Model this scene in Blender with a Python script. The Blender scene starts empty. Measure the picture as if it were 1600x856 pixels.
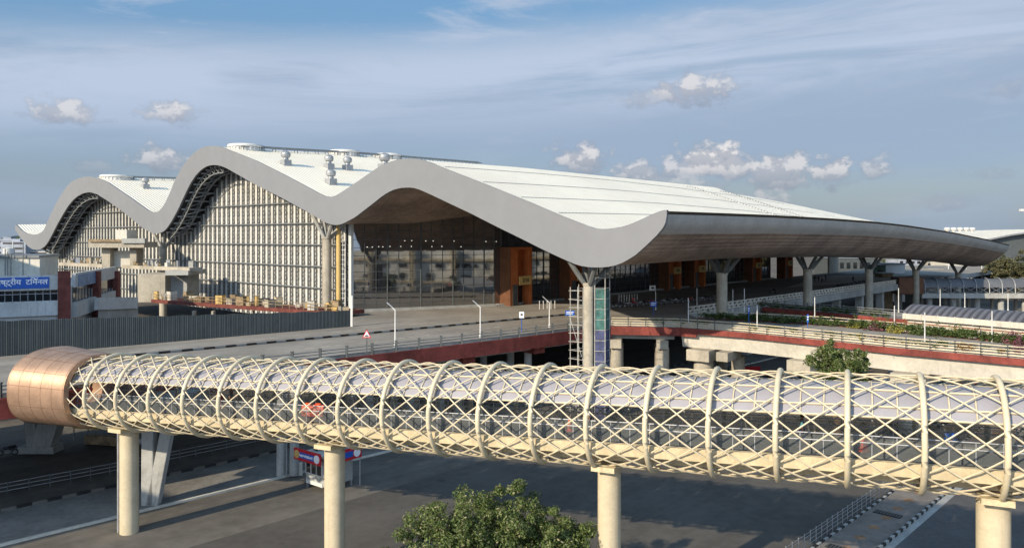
import bpy, math, random
import numpy as np
from mathutils import Vector, Matrix
random.seed(7); RNG = np.random.default_rng(11)
R = math.radians
# ------------------------------------------------------------------ camera, sky, sun
F = 1207.0; HV = 370.0; HC = 22.0            # focal length and horizon row of the 1600x856 photograph; eye height
scene = bpy.context.scene; COL = scene.collection
cd = bpy.data.cameras.new('camera'); cam = bpy.data.objects.new('camera', cd); COL.objects.link(cam)
cam.location = (0, 0, HC); cam.rotation_euler = (R(90), 0, 0)
cd.sensor_width = 36; cd.lens = F/1600*36; cd.shift_y = -(428-HV)/1600; cd.clip_start = .5; cd.clip_end = 9000
scene.camera = cam
SUN_EL, SUN_AZ = 25.0, 224.0                 # azimuth clockwise from +Y: behind and left of the camera
sdir = Vector((math.sin(R(SUN_AZ))*math.cos(R(SUN_EL)), math.cos(R(SUN_AZ))*math.cos(R(SUN_EL)), math.sin(R(SUN_EL))))
sl = bpy.data.lights.new('sun', 'SUN'); sl.energy = 4.5; sl.angle = R(.6); sl.color = (1, .86, .66)
so = bpy.data.objects.new('sun', sl); COL.objects.link(so); so.rotation_euler = sdir.to_track_quat('Z', 'Y').to_euler()
scene.view_settings.view_transform = 'Standard'; scene.view_settings.look = 'None'
scene.view_settings.exposure = 0.5; scene.view_settings.gamma = 1
SKY_STRENGTH = .12; SUN_X = .0
world = bpy.data.worlds.new('World'); scene.world = world; world.use_nodes = True

class NT:
    """tiny node-tree helper"""
    def __init__(s, tree): s.t = tree; s.n = tree.nodes; s.l = tree.links
    def new(s, typ, **kw):
        n = s.n.new(typ)
        for k, v in kw.items(): setattr(n, k, v)
        return n
    def set(s, n, i, v):
        if isinstance(v, bpy.types.NodeSocket): s.l.new(v, n.inputs[i])
        elif v is not None: n.inputs[i].default_value = v
    def m(s, op, a, b=None, c=None, clamp=False):
        n = s.new('ShaderNodeMath', operation=op); n.use_clamp = clamp
        s.set(n, 0, a); s.set(n, 1, b)
        if c is not None: s.set(n, 2, c)
        return n.outputs[0]
    def mix(s, f, a, b, typ='MIX'):
        n = s.new('ShaderNodeMix', data_type='RGBA', blend_type=typ); n.clamp_factor = True
        s.set(n, 0, f); s.set(n, 6, a if not isinstance(a, tuple) else (*a[:3], 1)); s.set(n, 7, b if not isinstance(b, tuple) else (*b[:3], 1))
        return n.outputs[2]
    def noise(s, vec, scale, detail=4, rough=.55, dist=0):
        n = s.new('ShaderNodeTexNoise'); n.inputs['Scale'].default_value = scale; n.inputs['Detail'].default_value = detail
        n.inputs['Roughness'].default_value = rough; n.inputs['Distortion'].default_value = dist
        if vec is not None: s.l.new(vec, n.inputs['Vector'])
        return n.outputs['Fac']
    def smooth(s, x, a, b, lo=0., hi=1.):
        n = s.new('ShaderNodeMapRange', interpolation_type='SMOOTHSTEP')
        s.set(n, 0, x); s.set(n, 1, a); s.set(n, 2, b); s.set(n, 3, lo); s.set(n, 4, hi)
        return n.outputs[0]
    def comb(s, x, y, z):
        n = s.new('ShaderNodeCombineXYZ'); s.set(n, 0, x); s.set(n, 1, y); s.set(n, 2, z); return n.outputs[0]

def build_sky():
    w = NT(world.node_tree); w.n.clear()
    out = w.new('ShaderNodeOutputWorld'); bg = w.new('ShaderNodeBackground'); bg.inputs[1].default_value = SKY_STRENGTH
    sky = w.new('ShaderNodeTexSky', sky_type='NISHITA'); sky.sun_disc = False
    sky.sun_elevation = R(SUN_EL); sky.sun_rotation = R(SUN_AZ); sky.air_density = 1.2; sky.dust_density = 1.5; sky.ozone_density = 1.5
    tc = w.new('ShaderNodeTexCoord'); sx = w.new('ShaderNodeSeparateXYZ'); w.l.new(tc.outputs['Generated'], sx.inputs[0])
    # direction in azimuth / elevation-tangent space of the world
    az = w.m('ARCTAN2', sx.outputs[0], sx.outputs[1])
    hr = w.m('SQRT', w.m('ADD', w.m('MULTIPLY', sx.outputs[0], sx.outputs[0]), w.m('MULTIPLY', sx.outputs[1], sx.outputs[1])))
    el = w.m('ARCTAN2', sx.outputs[2], hr)
    k = 1/SKY_STRENGTH/1.414
    def c(r, g, b):
        f = lambda x: ((x/255+.055)/1.055)**2.4
        return (f(r)*k, f(g)*k, f(b)*k)
    base = w.mix(w.smooth(el, .0, .34), c(136, 155, 177), c(106, 157, 203))
    col = w.mix(.2, base, sky.outputs[0])
    # high veil: stretched cirrus, denser in the middle band
    v1 = w.noise(w.comb(w.m('MULTIPLY', az, 1.6), w.m('MULTIPLY', el, 6.5), 3.1), 1.5, 7, .6, .5)
    veil = w.smooth(v1, .40, .66)
    band = w.m('MULTIPLY', w.smooth(el, .04, .16), w.smooth(w.m('SUBTRACT', el, w.m('MULTIPLY', az, .07)), .29, .20))
    lowf = w.smooth(el, .30, .12)
    veil = w.m('ADD', w.m('MULTIPLY', veil, w.smooth(el, .33, .2, .55, .55)), w.m('MULTIPLY', band, .72), clamp=True)
    col = w.mix(veil, col, c(158, 178, 203))
    v2 = w.noise(w.comb(w.m('MULTIPLY', az, 2.2), w.m('MULTIPLY', el, 12), 9.7), 2.2, 7, .62, .4)
    col = w.mix(w.m('MULTIPLY', w.smooth(v2, .5, .72), w.smooth(el, .1, .24, .12, .6)), col, c(196, 205, 222))
    e2 = w.m('SUBTRACT', el, w.m('MULTIPLY', az, .06)); v3 = w.noise(w.comb(w.m('MULTIPLY', az, 1.1), w.m('MULTIPLY', e2, 7), 5.5), 2.0, 6, .6, .8)
    b2_ = w.m('MULTIPLY', w.m('MULTIPLY', w.smooth(e2, .11, .205), w.smooth(e2, .285, .215)), w.smooth(v3, .34, .60, .2, 1.))
    col = w.mix(b2_, col, c(188, 203, 225))
    # small cumulus: (azimuth px, elevation px, half width, half height, strength)
    P = [(98, 178, 56, 17, .8), (272, 178, 48, 18, .85), (245, 250, 52, 20, .8), (150, 262, 40, 10, .35), (905, 250, 42, 25, .9), (1110, 252, 50, 30, 1), (1150, 262, 50, 26, .9), (1060, 268, 40, 20, .8), (1130, 244, 30, 22, 1), 
         (1085, 142, 60, 24, .85), (1005, 158, 34, 14, .5), (1215, 270, 64, 28, .85), (1298, 270, 42, 24, .85), (1370, 266, 30, 18, .7), (1180, 320, 70, 16, .6),
         (1480, 318, 52, 11, .4), (1545, 272, 36, 9, .3), (1000, 270, 44, 20, .8), (1575, 140, 30, 12, .3), (1050, 292, 90, 18, .6)]
    nn = w.noise(w.comb(w.m('MULTIPLY', az, 20), w.m('MULTIPLY', el, 26), 1.3), 1.6, 8, .62)
    n3 = w.noise(w.comb(w.m('MULTIPLY', az, 20), w.m('MULTIPLY', w.m('ADD', el, -.012), 26), 1.3), 1.6, 8, .62)
    tot = None; tb = None
    for (px, py, a, b, s_) in P:
        aa = math.atan((px-800)/F); ee = math.atan((HV-py)/F*math.cos(aa))
        dx = w.m('DIVIDE', w.m('SUBTRACT', az, aa), 1.25*a/F*math.cos(aa)**2)
        dy = w.m('DIVIDE', w.m('SUBTRACT', el, ee), 1.3*b/F)
        dyl = w.m('MULTIPLY', w.m('MINIMUM', dy, 0.), .8)          # flatter base
        r = w.m('SQRT', w.m('ADD', w.m('MULTIPLY', dx, dx), w.m('ADD', w.m('MULTIPLY', dy, dy), w.m('MULTIPLY', dyl, dyl))))
        d = w.m('ADD', w.m('SUBTRACT', 1., r), w.m('MULTIPLY', w.m('SUBTRACT', nn, .5), 2.6))
        mk = w.m('MULTIPLY', w.smooth(d, -.05, .6), s_)
        lit = w.m('MULTIPLY', mk, w.smooth(dy, -.9, .35))
        tot = mk if tot is None else w.m('MAXIMUM', tot, mk); tb = lit if tb is None else w.m('MAXIMUM', tb, lit)
    relief = w.smooth(w.m('SUBTRACT', nn, n3), -.05, .07)
    ccol = w.mix(w.m('MULTIPLY', tb, w.m('ADD', w.m('MULTIPLY', relief, .55), .45)), c(138, 147, 166), c(244, 239, 236))
    col = w.mix(w.m('MULTIPLY', tot, .84), col, ccol)
    back = w.smooth(w.m('MULTIPLY', w.m('ADD', w.m('MULTIPLY', sx.outputs[0], SUN_X), w.m('MULTIPLY', sx.outputs[1], -.75)), 1.), .05, .9, 1., 3.6)   # sky behind the camera brightened, added as fill for shaded sides
    vm = w.new('ShaderNodeVectorMath', operation='SCALE'); w.l.new(col, vm.inputs[0]); w.l.new(back, vm.inputs['Scale']); col = vm.outputs[0]
    w.l.new(col, bg.inputs[0]); w.l.new(bg.outputs[0], out.inputs[0])
build_sky()

# ------------------------------------------------------------------ helpers
def px(u, v, Y): return Vector(((u-800)/F*Y, Y, HC-(v-HV)/F*Y))
def gp(u, v, z=0.):
    Y = (HC-z)*F/(v-HV); return Vector(((u-800)/F*Y, Y, z))
def tag(o, label=None, cat=None, group=None, kind=None):
    if label: o['label'] = label
    if cat: o['category'] = cat
    if group: o['group'] = group
    if kind: o['kind'] = kind
    return o
def empty(name, loc=(0, 0, 0), rz=0, label=None, cat=None, group=None):
    o = bpy.data.objects.new(name, None); COL.objects.link(o); o.location = loc; o.rotation_euler = (0, 0, rz)
    return tag(o, label, cat, group)
def copy_tree(o, parent=None):
    c = o.copy(); COL.objects.link(c); c.parent = parent
    for ch in o.children: copy_tree(ch, c)
    return c
def frame(d):
    d = d.normalized(); up = Vector((0, 0, 1)) if abs(d.z) < .95 else Vector((1, 0, 0))
    a = d.cross(up).normalized(); return d, a, a.cross(d)
class MB:
    def __init__(s): s.v = []; s.f = []; s.mi = []; s.m = 0
    def add(s, vs, fs):
        b = len(s.v); s.v += [tuple(p) for p in vs]; s.f += [tuple(i+b for i in f) for f in fs]; s.mi += [s.m]*len(fs); return s
    def box(s, c, size, rz=0):
        hx, hy, hz = size[0]/2, size[1]/2, size[2]/2; ca, sa = math.cos(rz), math.sin(rz)
        vs = [(c[0]+x*ca-y*sa, c[1]+x*sa+y*ca, c[2]+z) for z in (-hz, hz) for x, y in ((-hx, -hy), (hx, -hy), (hx, hy), (-hx, hy))]
        return s.add(vs, [(3, 2, 1, 0), (4, 5, 6, 7), (0, 1, 5, 4), (1, 2, 6, 5), (2, 3, 7, 6), (3, 0, 4, 7)])
    def bar(s, p, q, w, h=None):                      # rectangular bar from p to q
        p, q = Vector(p), Vector(q); h = h or w; d, a, b = frame(q-p); a = a*w/2; b = b*h/2
        vs = [e+i*a+j*b for e in (p, q) for i, j in ((-1, -1), (1, -1), (1, 1), (-1, 1))]
        return s.add(vs, [(0, 1, 2, 3), (7, 6, 5, 4), (0, 4, 5, 1), (1, 5, 6, 2), (2, 6, 7, 3), (3, 7, 4, 0)])
    def cyl(s, p, q, r, r2=None, n=12):
        p, q = Vector(p), Vector(q); r2 = r if r2 is None else r2; d, a, b = frame(q-p)
        vs = [e+(a*math.cos(t)+b*math.sin(t))*rr for e, rr in ((p, r), (q, r2)) for t in (2*math.pi*i/n for i in range(n))]
        return s.add(vs, [(i, (i+1) % n, n+(i+1) % n, n+i) for i in range(n)]+[tuple(range(n-1, -1, -1)), tuple(range(n, 2*n))])
    def tube(s, pts, r, n=8, closed=False):
        pts = [Vector(p) for p in pts]; N = len(pts); vs = []
        rs = r if isinstance(r, (list, tuple)) else [r]*N
        for i, p in enumerate(pts):
            if closed: t = pts[(i+1) % N]-pts[i-1]
            else: t = pts[min(i+1, N-1)]-pts[max(i-1, 0)]
            t, a, b = frame(t)
            vs += [p+(a*math.cos(k)+b*math.sin(k))*rs[i] for k in (2*math.pi*j/n for j in range(n))]
        fs = []
        for i in range(N if closed else N-1):
            j = (i+1) % N
            fs += [(i*n+k, i*n+(k+1) % n, j*n+(k+1) % n, j*n+k) for k in range(n)]
        if not closed: fs += [tuple(range(n-1, -1, -1)), tuple((N-1)*n+k for k in range(n))]
        return s.add(vs, fs)
    def prism(s, poly, z0, z1):                       # horizontal polygon extruded in z
        n = len(poly); z0 = z0 if isinstance(z0, (list, tuple)) else [z0]*n; z1 = z1 if isinstance(z1, (list, tuple)) else [z1]*n
        vs = [(p[0], p[1], z) for p, z in zip(poly, z0)]+[(p[0], p[1], z) for p, z in zip(poly, z1)]
        return s.add(vs, [(i, (i+1) % n, n+(i+1) % n, n+i) for i in range(n)]+[tuple(range(n-1, -1, -1)), tuple(range(n, 2*n))])
    def sweep(s, path, sec, closed_sec=True):         # section (side, up) swept along a polyline
        path = [Vector(p) for p in path]; n = len(sec); vs = []
        for i, p in enumerate(path):
            t = path[min(i+1, len(path)-1)]-path[max(i-1, 0)]; t.z = 0; t.normalize(); sd = Vector((t.y, -t.x, 0))
            vs += [p+sd*a+Vector((0, 0, b)) for a, b in sec]
        fs = [(i*n+k, i*n+(k+1) % n, (i+1)*n+(k+1) % n, (i+1)*n+k) for i in range(len(path)-1) for k in range(n if closed_sec else n-1)]
        if closed_sec: fs += [tuple(range(n-1, -1, -1)), tuple((len(path)-1)*n+k for k in range(n))]
        return s.add(vs, fs)
    def lathe(s, c, prof, n=16, squash=(1, 1)):
        vs = [(c[0]+r*math.cos(2*math.pi*i/n)*squash[0], c[1]+r*math.sin(2*math.pi*i/n)*squash[1], c[2]+z) for r, z in prof for i in range(n)]
        k = len(prof)
        return s.add(vs, [(j*n+i, j*n+(i+1) % n, (j+1)*n+(i+1) % n, (j+1)*n+i) for j in range(k-1) for i in range(n)]+[tuple(range(n-1, -1, -1)), tuple((k-1)*n+i for i in range(n))])
    def ell(s, c, r, n=10, m=7):
        prof = [(math.sin(math.pi*(.02+.96*j/(m-1))), -math.cos(math.pi*(.02+.96*j/(m-1)))*r[2]) for j in range(m)]
        return s.lathe(c, prof, n, (r[0], r[1]))
    def quad(s, a, b, c, d): return s.add([a, b, c, d], [(0, 1, 2, 3)])
    def torus(s, c, ax, R_, r, n=20, m=6):
        ax = Vector(ax).normalized(); d, a, b = frame(ax); c = Vector(c)
        return s.tube([c+(a*math.cos(t)+b*math.sin(t))*R_ for t in (2*math.pi*i/n for i in range(n))], r, m, True)
    def build(s, name, mats, parent=None, smooth=False, label=None, cat=None, group=None, kind=None, bevel=0):
        me = bpy.data.meshes.new(name); me.from_pydata(s.v, [], s.f)
        if not isinstance(mats, (list, tuple)): mats = [mats]
        for m in mats: me.materials.append(m)
        if len(mats) > 1: me.polygons.foreach_set('material_index', s.mi)
        if smooth: me.shade_smooth(); me.set_sharp_from_angle(angle=R(40))
        me.update()
        o = bpy.data.objects.new(name, me); COL.objects.link(o); o.parent = parent
        if bevel:
            b = o.modifiers.new('bevel', 'BEVEL'); b.width = bevel; b.segments = 2; b.limit_method = 'ANGLE'
        return tag(o, label, cat, group, kind)
MATS = {}
def mat(name, col, rough=.7, metal=0., var=.25, scale=.6, bump=0., bscale=8., col2=None, spec=.3, streak=0., grain=0., trans=0.):
    """procedural material: base colour broken up by two octaves of noise, optional vertical streaks of dirt and bump"""
    m = bpy.data.materials.new(name); m.use_nodes = True; t = NT(m.node_tree); b = t.n['Principled BSDF']
    tc = t.new('ShaderNodeTexCoord'); P = tc.outputs['Object']
    n1 = t.noise(P, scale, 6, .6); n2 = t.noise(P, scale*9, 5, .6)
    f = t.m('ADD', t.m('MULTIPLY', n1, .65), t.m('MULTIPLY', n2, .35))
    c2 = col2 or tuple(x*(1-var*1.6) for x in col); c1 = tuple(min(x*(1+var*.7), .95) for x in col) if col2 is None else col
    c = t.mix(t.smooth(f, .34, .66), c1, c2)
    if streak:
        mp = t.new('ShaderNodeMapping'); t.l.new(P, mp.inputs[0]); mp.inputs['Scale'].default_value = (3, 3, .18)
        c = t.mix(t.m('MULTIPLY', t.smooth(t.noise(mp.outputs[0], 1., 5, .6), .52, .75), streak), c, tuple(x*.42 for x in col))
    if grain: c = t.mix(t.m('MULTIPLY', t.smooth(t.noise(P, 60, 2, .7), .35, .7), grain), c, tuple(x*1.8 for x in col))
    t.l.new(c, b.inputs['Base Color']); b.inputs['Metallic'].default_value = metal; b.inputs['Specular IOR Level'].default_value = spec
    t.l.new(t.m('ADD', rough-.06, t.m('MULTIPLY', n2, .12)), b.inputs['Roughness'])
    if bump:
        bn = t.new('ShaderNodeBump'); bn.inputs['Strength'].default_value = bump; bn.inputs['Distance'].default_value = .04
        t.l.new(t.noise(P, bscale, 5, .65), bn.inputs['Height']); t.l.new(bn.outputs[0], b.inputs['Normal'])
    MATS[name] = m; return m
def stripes(m, axis, period, depth, sharp=False, darken=0., duty=.5):
    """adds corrugation (bump and a thin dark groove) along one object axis"""
    t = NT(m.node_tree); b = t.n['Principled BSDF']; tc = t.new('ShaderNodeTexCoord'); sp = t.new('ShaderNodeSeparateXYZ'); t.l.new(tc.outputs['Object'], sp.inputs[0])
    ph = t.m('FRACT', t.m('DIVIDE', sp.outputs[axis], period)); tri = t.m('ABSOLUTE', t.m('SUBTRACT', ph, .5))
    h = t.smooth(tri, .1, .4)
    bn = t.new('ShaderNodeBump'); bn.inputs['Strength'].default_value = 1; bn.inputs['Distance'].default_value = depth; t.l.new(h, bn.inputs['Height'])
    if b.inputs['Normal'].links: t.l.new(b.inputs['Normal'].links[0].from_socket, bn.inputs['Normal'])
    t.l.new(bn.outputs[0], b.inputs['Normal'])
    if darken:
        c = b.inputs['Base Color'].links[0].from_socket
        t.l.new(t.mix(t.m('MULTIPLY', t.smooth(tri, .5-duty*.5-.06, .5-duty*.5+.02), darken), c, t.mix(1., c, (.12, .12, .12), 'MULTIPLY')), b.inputs['Base Color'])
    return m
def grid_lines(m, size, width, col, axes=(0, 1, 2), amt=1.):
    t = NT(m.node_tree); b = t.n['Principled BSDF']; tc = t.new('ShaderNodeTexCoord'); sp = t.new('ShaderNodeSeparateXYZ'); t.l.new(tc.outputs['Object'], sp.inputs[0])
    f = None
    for a, sz in zip(axes, size):
        ph = t.m('FRACT', t.m('DIVIDE', sp.outputs[a], sz)); g = t.m('LESS_THAN', ph, width/sz); f = g if f is None else t.m('MAXIMUM', f, g)
    c = b.inputs['Base Color'].links[0].from_socket
    t.l.new(t.mix(t.m('MULTIPLY', f, amt), c, col), b.inputs['Base Color']); return m

asphalt = mat('asphalt', (.125, .114, .098), .9, var=.24, scale=.1, bump=.25, bscale=30, grain=.35, spec=.15)
def tracks(m, ang, amt=.35):
    t = NT(m.node_tree); b = t.n['Principled BSDF']; tc = t.new('ShaderNodeTexCoord'); mp = t.new('ShaderNodeMapping'); t.l.new(tc.outputs['Object'], mp.inputs[0])
    mp.inputs['Rotation'].default_value = (0, 0, -ang); m2 = t.new('ShaderNodeMapping'); t.l.new(mp.outputs[0], m2.inputs[0]); m2.inputs['Scale'].default_value = (.02, .55, 1)
    f = t.smooth(t.noise(m2.outputs[0], 1., 5, .6), .42, .68); c = b.inputs['Base Color'].links[0].from_socket
    c = t.mix(t.m('MULTIPLY', f, amt), c, t.mix(1., c, (.55, .55, .55), 'MULTIPLY'))
    sp = t.smooth(t.noise(tc.outputs['Object'], .35, 3, .5), .66, .74); c = t.mix(t.m('MULTIPLY', sp, .45), c, t.mix(1., c, (.5, .5, .5), 'MULTIPLY'))
    t.l.new(c, b.inputs['Base Color']); return m
tracks(asphalt, R(46))
asphalt_shade_tone = mat('shade_toned_asphalt', (.086, .080, .071), .92, var=.22, scale=.12, bump=.25, bscale=30, grain=.5, spec=.1)  # asphalt darkened in its colour to stand in for shade on the forecourt
tracks(asphalt_shade_tone, R(46), .25)
road_old = mat('worn_road', (.26, .24, .21), .9, var=.16, scale=.12, bump=.15, bscale=12, grain=.15, spec=.12)
tracks(road_old, R(43), .3)
soil = mat('soil', (.12, .105, .085), .95, var=.3, scale=.05, bump=.3, bscale=3)
footmat = mat('paving', (.20, .19, .17), .85, var=.2, scale=.3, bump=.2, bscale=10)
conc = mat('concrete', (.36, .325, .26), .85, var=.18, scale=.35, bump=.25, bscale=4, streak=.45)
conc_grey = mat('grey_concrete', (.33, .33, .31), .88, var=.15, scale=.4, bump=.2, bscale=5, streak=.4)
conc_white = mat('painted_concrete', (.52, .49, .42), .8, var=.12, scale=.3, bump=.15, bscale=5, streak=.4)
cream = mat('cream_paint', (.56, .46, .29), .6, var=.14, scale=.7, bump=.08, bscale=6, streak=.4, spec=.4)
cream_steel = mat('cream_steel', (.58, .50, .345), .42, var=.08, scale=1.2, spec=.5, streak=.15)
panel = mat('polycarbonate_panel', (.275, .265, .285), .35, var=.06, scale=.8, spec=.5)
fascia_m = mat('fascia_grey', (.185, .192, .203), .6, var=.05, scale=.05, spec=.3)
eave_m = mat('lightened_eave_grey', (.36, .345, .32), .5, var=.12, scale=.25, spec=.4, streak=.15)  # fascia grey lightened and warmed to stand in for bounce light on the eave
roof_m = stripes(mat('ribbed_roof', (.93, .85, .69), .45, var=.05, scale=.05, spec=.35, streak=.1), 0, .75, .10, darken=.34, duty=.3)
soffit_m = stripes(mat('timber_soffit', (.33, .24, .185), .45, var=.35, scale=.12, spec=.45), 1, .6, .02, darken=.35, duty=.2)
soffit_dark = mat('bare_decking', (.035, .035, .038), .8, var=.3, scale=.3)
steel_dark = mat('dark_steel', (.075, .085, .085), .55, var=.2, scale=1, spec=.4)
steel_grey = mat('grey_steel', (.17, .18, .18), .5, var=.15, scale=1, spec=.4)
galv = mat('galvanised_steel', (.34, .35, .36), .5, .5, var=.12, scale=2)
white_steel = mat('white_steel', (.55, .545, .52), .5, var=.08, scale=1)
red_paint = mat('red_paint', (.20, .045, .034), .75, var=.28, scale=.35, streak=.5, bump=.1)
orange_clad = mat('orange_cladding', (.46, .135, .04), .65, var=.14, scale=.5)
brown_clad = mat('brown_cladding', (.13, .055, .025), .55, var=.2, scale=.5)
black = mat('black_rubber', (.012, .012, .013), .6, var=.2, scale=3)
brick_red = mat('red_plaster', (.15, .045, .035), .85, var=.25, scale=1, streak=.4)
fence_m = stripes(mat('corrugated_sheet', (.072, .082, .080), .6, var=.12, scale=.4, spec=.25, streak=.25), 0, .42, .02, darken=.15, duty=.25)
copper = mat('copper_cladding', (.44, .29, .20), .44, .6, var=.16, scale=.7, spec=.5)
green_net = mat('green_netting', (.055, .14, .125), .8, var=.35, scale=1.2)
blue_net = mat('blue_tarpaulin', (.065, .075, .15), .8, var=.3, scale=1.2)
blue_sign = mat('blue_sign', (.02, .10, .42), .4, var=.08, scale=2)
white_sign = mat('white_sign', (.8, .8, .8), .4, var=.03)
red_sign = mat('red_sign', (.5, .02, .03), .45, var=.08)
yellow_sign = mat('ochre_sign', (.55, .38, .14), .5, var=.08)
black_paint = mat('black_paint', (.015, .015, .015), .6, var=.1)
orange_plastic = mat('orange_plastic', (.75, .10, .03), .4, var=.1, scale=3)
blue_plastic = mat('blue_plastic', (.02, .09, .36), .35, var=.1)
wood_m = mat('weathered_board', (.30, .22, .13), .85, var=.35, scale=1.5)
def glass_mat(name, col, rough=.04, spec=.9, alpha=1., metal=0.):
    m = bpy.data.materials.new(name); m.use_nodes = True; t = NT(m.node_tree); b = t.n['Principled BSDF']
    b.inputs['Base Color'].default_value = (*col, 1); b.inputs['Roughness'].default_value = rough; b.inputs['Specular IOR Level'].default_value = spec
    b.inputs['Metallic'].default_value = metal; b.inputs['Alpha'].default_value = alpha
    tc = t.new('ShaderNodeTexCoord'); bn = t.new('ShaderNodeBump'); bn.inputs['Strength'].default_value = .12; bn.inputs['Distance'].default_value = .02
    t.l.new(t.noise(tc.outputs['Object'], .7, 3, .5), bn.inputs['Height']); t.l.new(bn.outputs[0], b.inputs['Normal']); return m
glass_dark = glass_mat('dark_glazing', (.02, .022, .026), .03, 1.0)
glass_dark.node_tree.nodes['Principled BSDF'].inputs['IOR'].default_value = 2.3
glass_win = glass_mat('window_glass', (.015, .017, .02), .06, .8)
glass_rail = glass_mat('balustrade_glass', (.12, .13, .13), .05, .8, alpha=.55)
# ------------------------------------------------------------------ levels and ground
ZD = 9.5                                      # elevated road level
A = Vector((.663, .749, 0)).normalized(); B = Vector((-A.y, A.x, 0)); C0 = Vector((-26.6, 129, 0)); D0 = C0-A*5
ANG = math.atan2(A.y, A.x)
def loc(p): d = Vector((p[0], p[1], 0))-D0; return Vector((d.dot(A), d.dot(B), p[2] if len(p) > 2 else 0))
def b_of(u, a=0.):                            # gable coordinate b seen at column u in the plane a
    k = (u-800)/F; o = D0+A*a
    return (k*o.y-o.x)/(B.x-k*B.y)
def a_of(u, b=0.):
    k = (u-800)/F; o = D0+B*b
    return (k*o.y-o.x)/(A.x-k*A.y)
def Yab(a, b): return D0.y+A.y*a+B.y*b
def z_of(v, Y): return HC-(v-HV)/F*Y

g = MB(); g.quad((-2500, -300, 0), (2500, -300, 0), (2500, 6000, 0), (-2500, 6000, 0)); g.build('ground', soil, kind='structure')
def sheet(name, poly, z, m, kind='structure'):
    s = MB(); s.add([(p[0], p[1], z) for p in poly], [tuple(range(len(poly)))]); return s.build(name, m, kind=kind)
# service road: from near left, under the bridge, worn lane with a pale kerb on the far side
k0, k1 = gp(0, 852), gp(640, 697); kd = (k1-k0).normalized(); kn = Vector((-kd.y, kd.x, 0))
KA = k0-kd*60; KB = k0+kd*190
sheet('service_road', [KA-kn*75, KB-kn*75, KB-kn*.05, KA-kn*.05], .006, asphalt)
q0, q1 = gp(380, 830), gp(785, 711); qd = (q1-q0).normalized()
QN = Vector((qd.y, -qd.x, 0))
sheet('forecourt', [q0-qd*45, q0-qd*45+QN*95, q1+qd*75+QN*95, q1+qd*75], .010, asphalt_shade_tone)
s = MB()
s.prism([KA, KB, KB+kn*7.5, KA+kn*7.5], 0, .13)
s.build('footpath', footmat, kind='structure')
s = MB(); s.prism([KA-kn*.28, KB-kn*.28, KB-kn*.003, KA-kn*.003], 0, .17); s.build('kerb', conc_white, kind='structure')
sheet('back_road', [KA+kn*7.6, KB+kn*7.6, KB+kn*34, KA+kn*34], .006, asphalt)

# ------------------------------------------------------------------ terminal
term = empty('terminal_building', (D0.x, D0.y, 0), ANG, 'large airport terminal with a wavy white roof, grey fascia and white lattice end wall', 'terminal')
top = [(26,351),(36,361),(43,365),(51,367),(57,367.3),(62,366),(67,363.5),(71,359.5),(75,350),(80,338.5),(85,328),(91,316),(98,305),(104,295.5),(110.5,288),(116.5,283.3),(123,280),(131,277.8),(139,277),(147,277.4),(154,279),(162,281.8),(170,285.5),(206,310),(231,328),(238,331.6),(243,332.6),(248,332),(252,330),(257,324),(262,315),(269,300),(275,284),(285,266),(291,256),(298,248),(306,239.5),(316,233),(326,230),(337,229.3),(346,230.3),(353,232.5),(360,235.5),(402,252),(444,273),(480,292),(500,303),(510,307.5),(518.5,309),(525,308),(531,305),(557,288),(583,270),(596,261.5),(608,256),(621,251.6),(634,249.6),(647,249.6),(660,251),(678,257),(700,266),(764,291),(828.5,317),(880,339),(905,349),(918,354),(928,358),(939,359.5),(953,359),(970,357),(983,353.5),(995.6,348.5),(1008,343),(1019,337.7),(1034,331.5),(1040,330.2),(1044.5,330)]
low = [(26,359),(35,372),(46,384.5),(53,389),(60,390),(66,388.6),(72,384.5),(77,378),(82,369),(92.5,348.5),(103,330.5),(109,321),(116,312.5),(123,306.5),(131,302),(138,300.3),(144,300),(154,303),(167,311),(193,329),(218.5,350),(227,356.5),(236,361.5),(242,363.8),(248,364.3),(254,363),(260,359.5),(265,353.5),(270,346),(280,328),(293,300),(300,286),(308,274),(316,265.5),(324,260),(331,257.8),(339,257.3),(347,258.6),(355,261.5),(365,267),(400,287),(444,309),(477,327),(496,338),(505.6,343.5),(514,348),(524,350.8),(531,350.6),(539,348.3),(557,339),(583,319),(600,305.5),(608.5,300),(618,295.5),(629,292.8),(642,292),(651,293.2),(660,296),(680,305),(700,314.5),(738.5,332.5),(777,352),(816,371),(854,390),(880,402),(900.5,411),(910,413.8),(918.5,415.5),(936.5,416.6),(957,415),(968,412),(977.6,408),(995.6,397),(1013.5,381),(1029,366),(1037,356.5),(1041,350),(1043.5,343),(1044.5,335)]
def trace(pts):
    out = []
    for u, v in pts:
        b = b_of(u); out.append((b, z_of(v, Yab(0, b))))
    out.sort(); return np.array(out)
TT, LL = trace(top), trace(low)
b0, b1 = TT[0, 0], TT[-1, 0]
bs = np.unique(np.concatenate([np.linspace(b0, b1, 230), np.linspace(b0, b0+4, 24)]))
def ztop(b): return float(np.interp(b, TT[:, 0], TT[:, 1]))
def zlow(b): return float(np.interp(b, LL[:, 0], LL[:, 1]))
def prof(pts, b, z0):
    o = []
    for u, v in pts:
        a = a_of(u, b); o.append((a, z_of(v, Yab(a, b))-z0))
    o.sort(); return np.array(o)
bR = b_of(637); bV = b_of(937); bE = b_of(1044.5); b2 = b_of(342)
dR = prof([(637,249.4),(700,254),(800,262),(900,271.5),(1000,283),(1100,296.5),(1200,313.5),(1300,334),(1380,350),(1420,360)], bR, ztop(bR)); dR[0, 1] = 0
dE = prof([(1044.5,330),(1103,332),(1206,336),(1296,341),(1364,346),(1414,351.5),(1490,363),(1543,374),(1577,382.5)], bE, ztop(bE)); dE[0, 1] = 0
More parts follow.
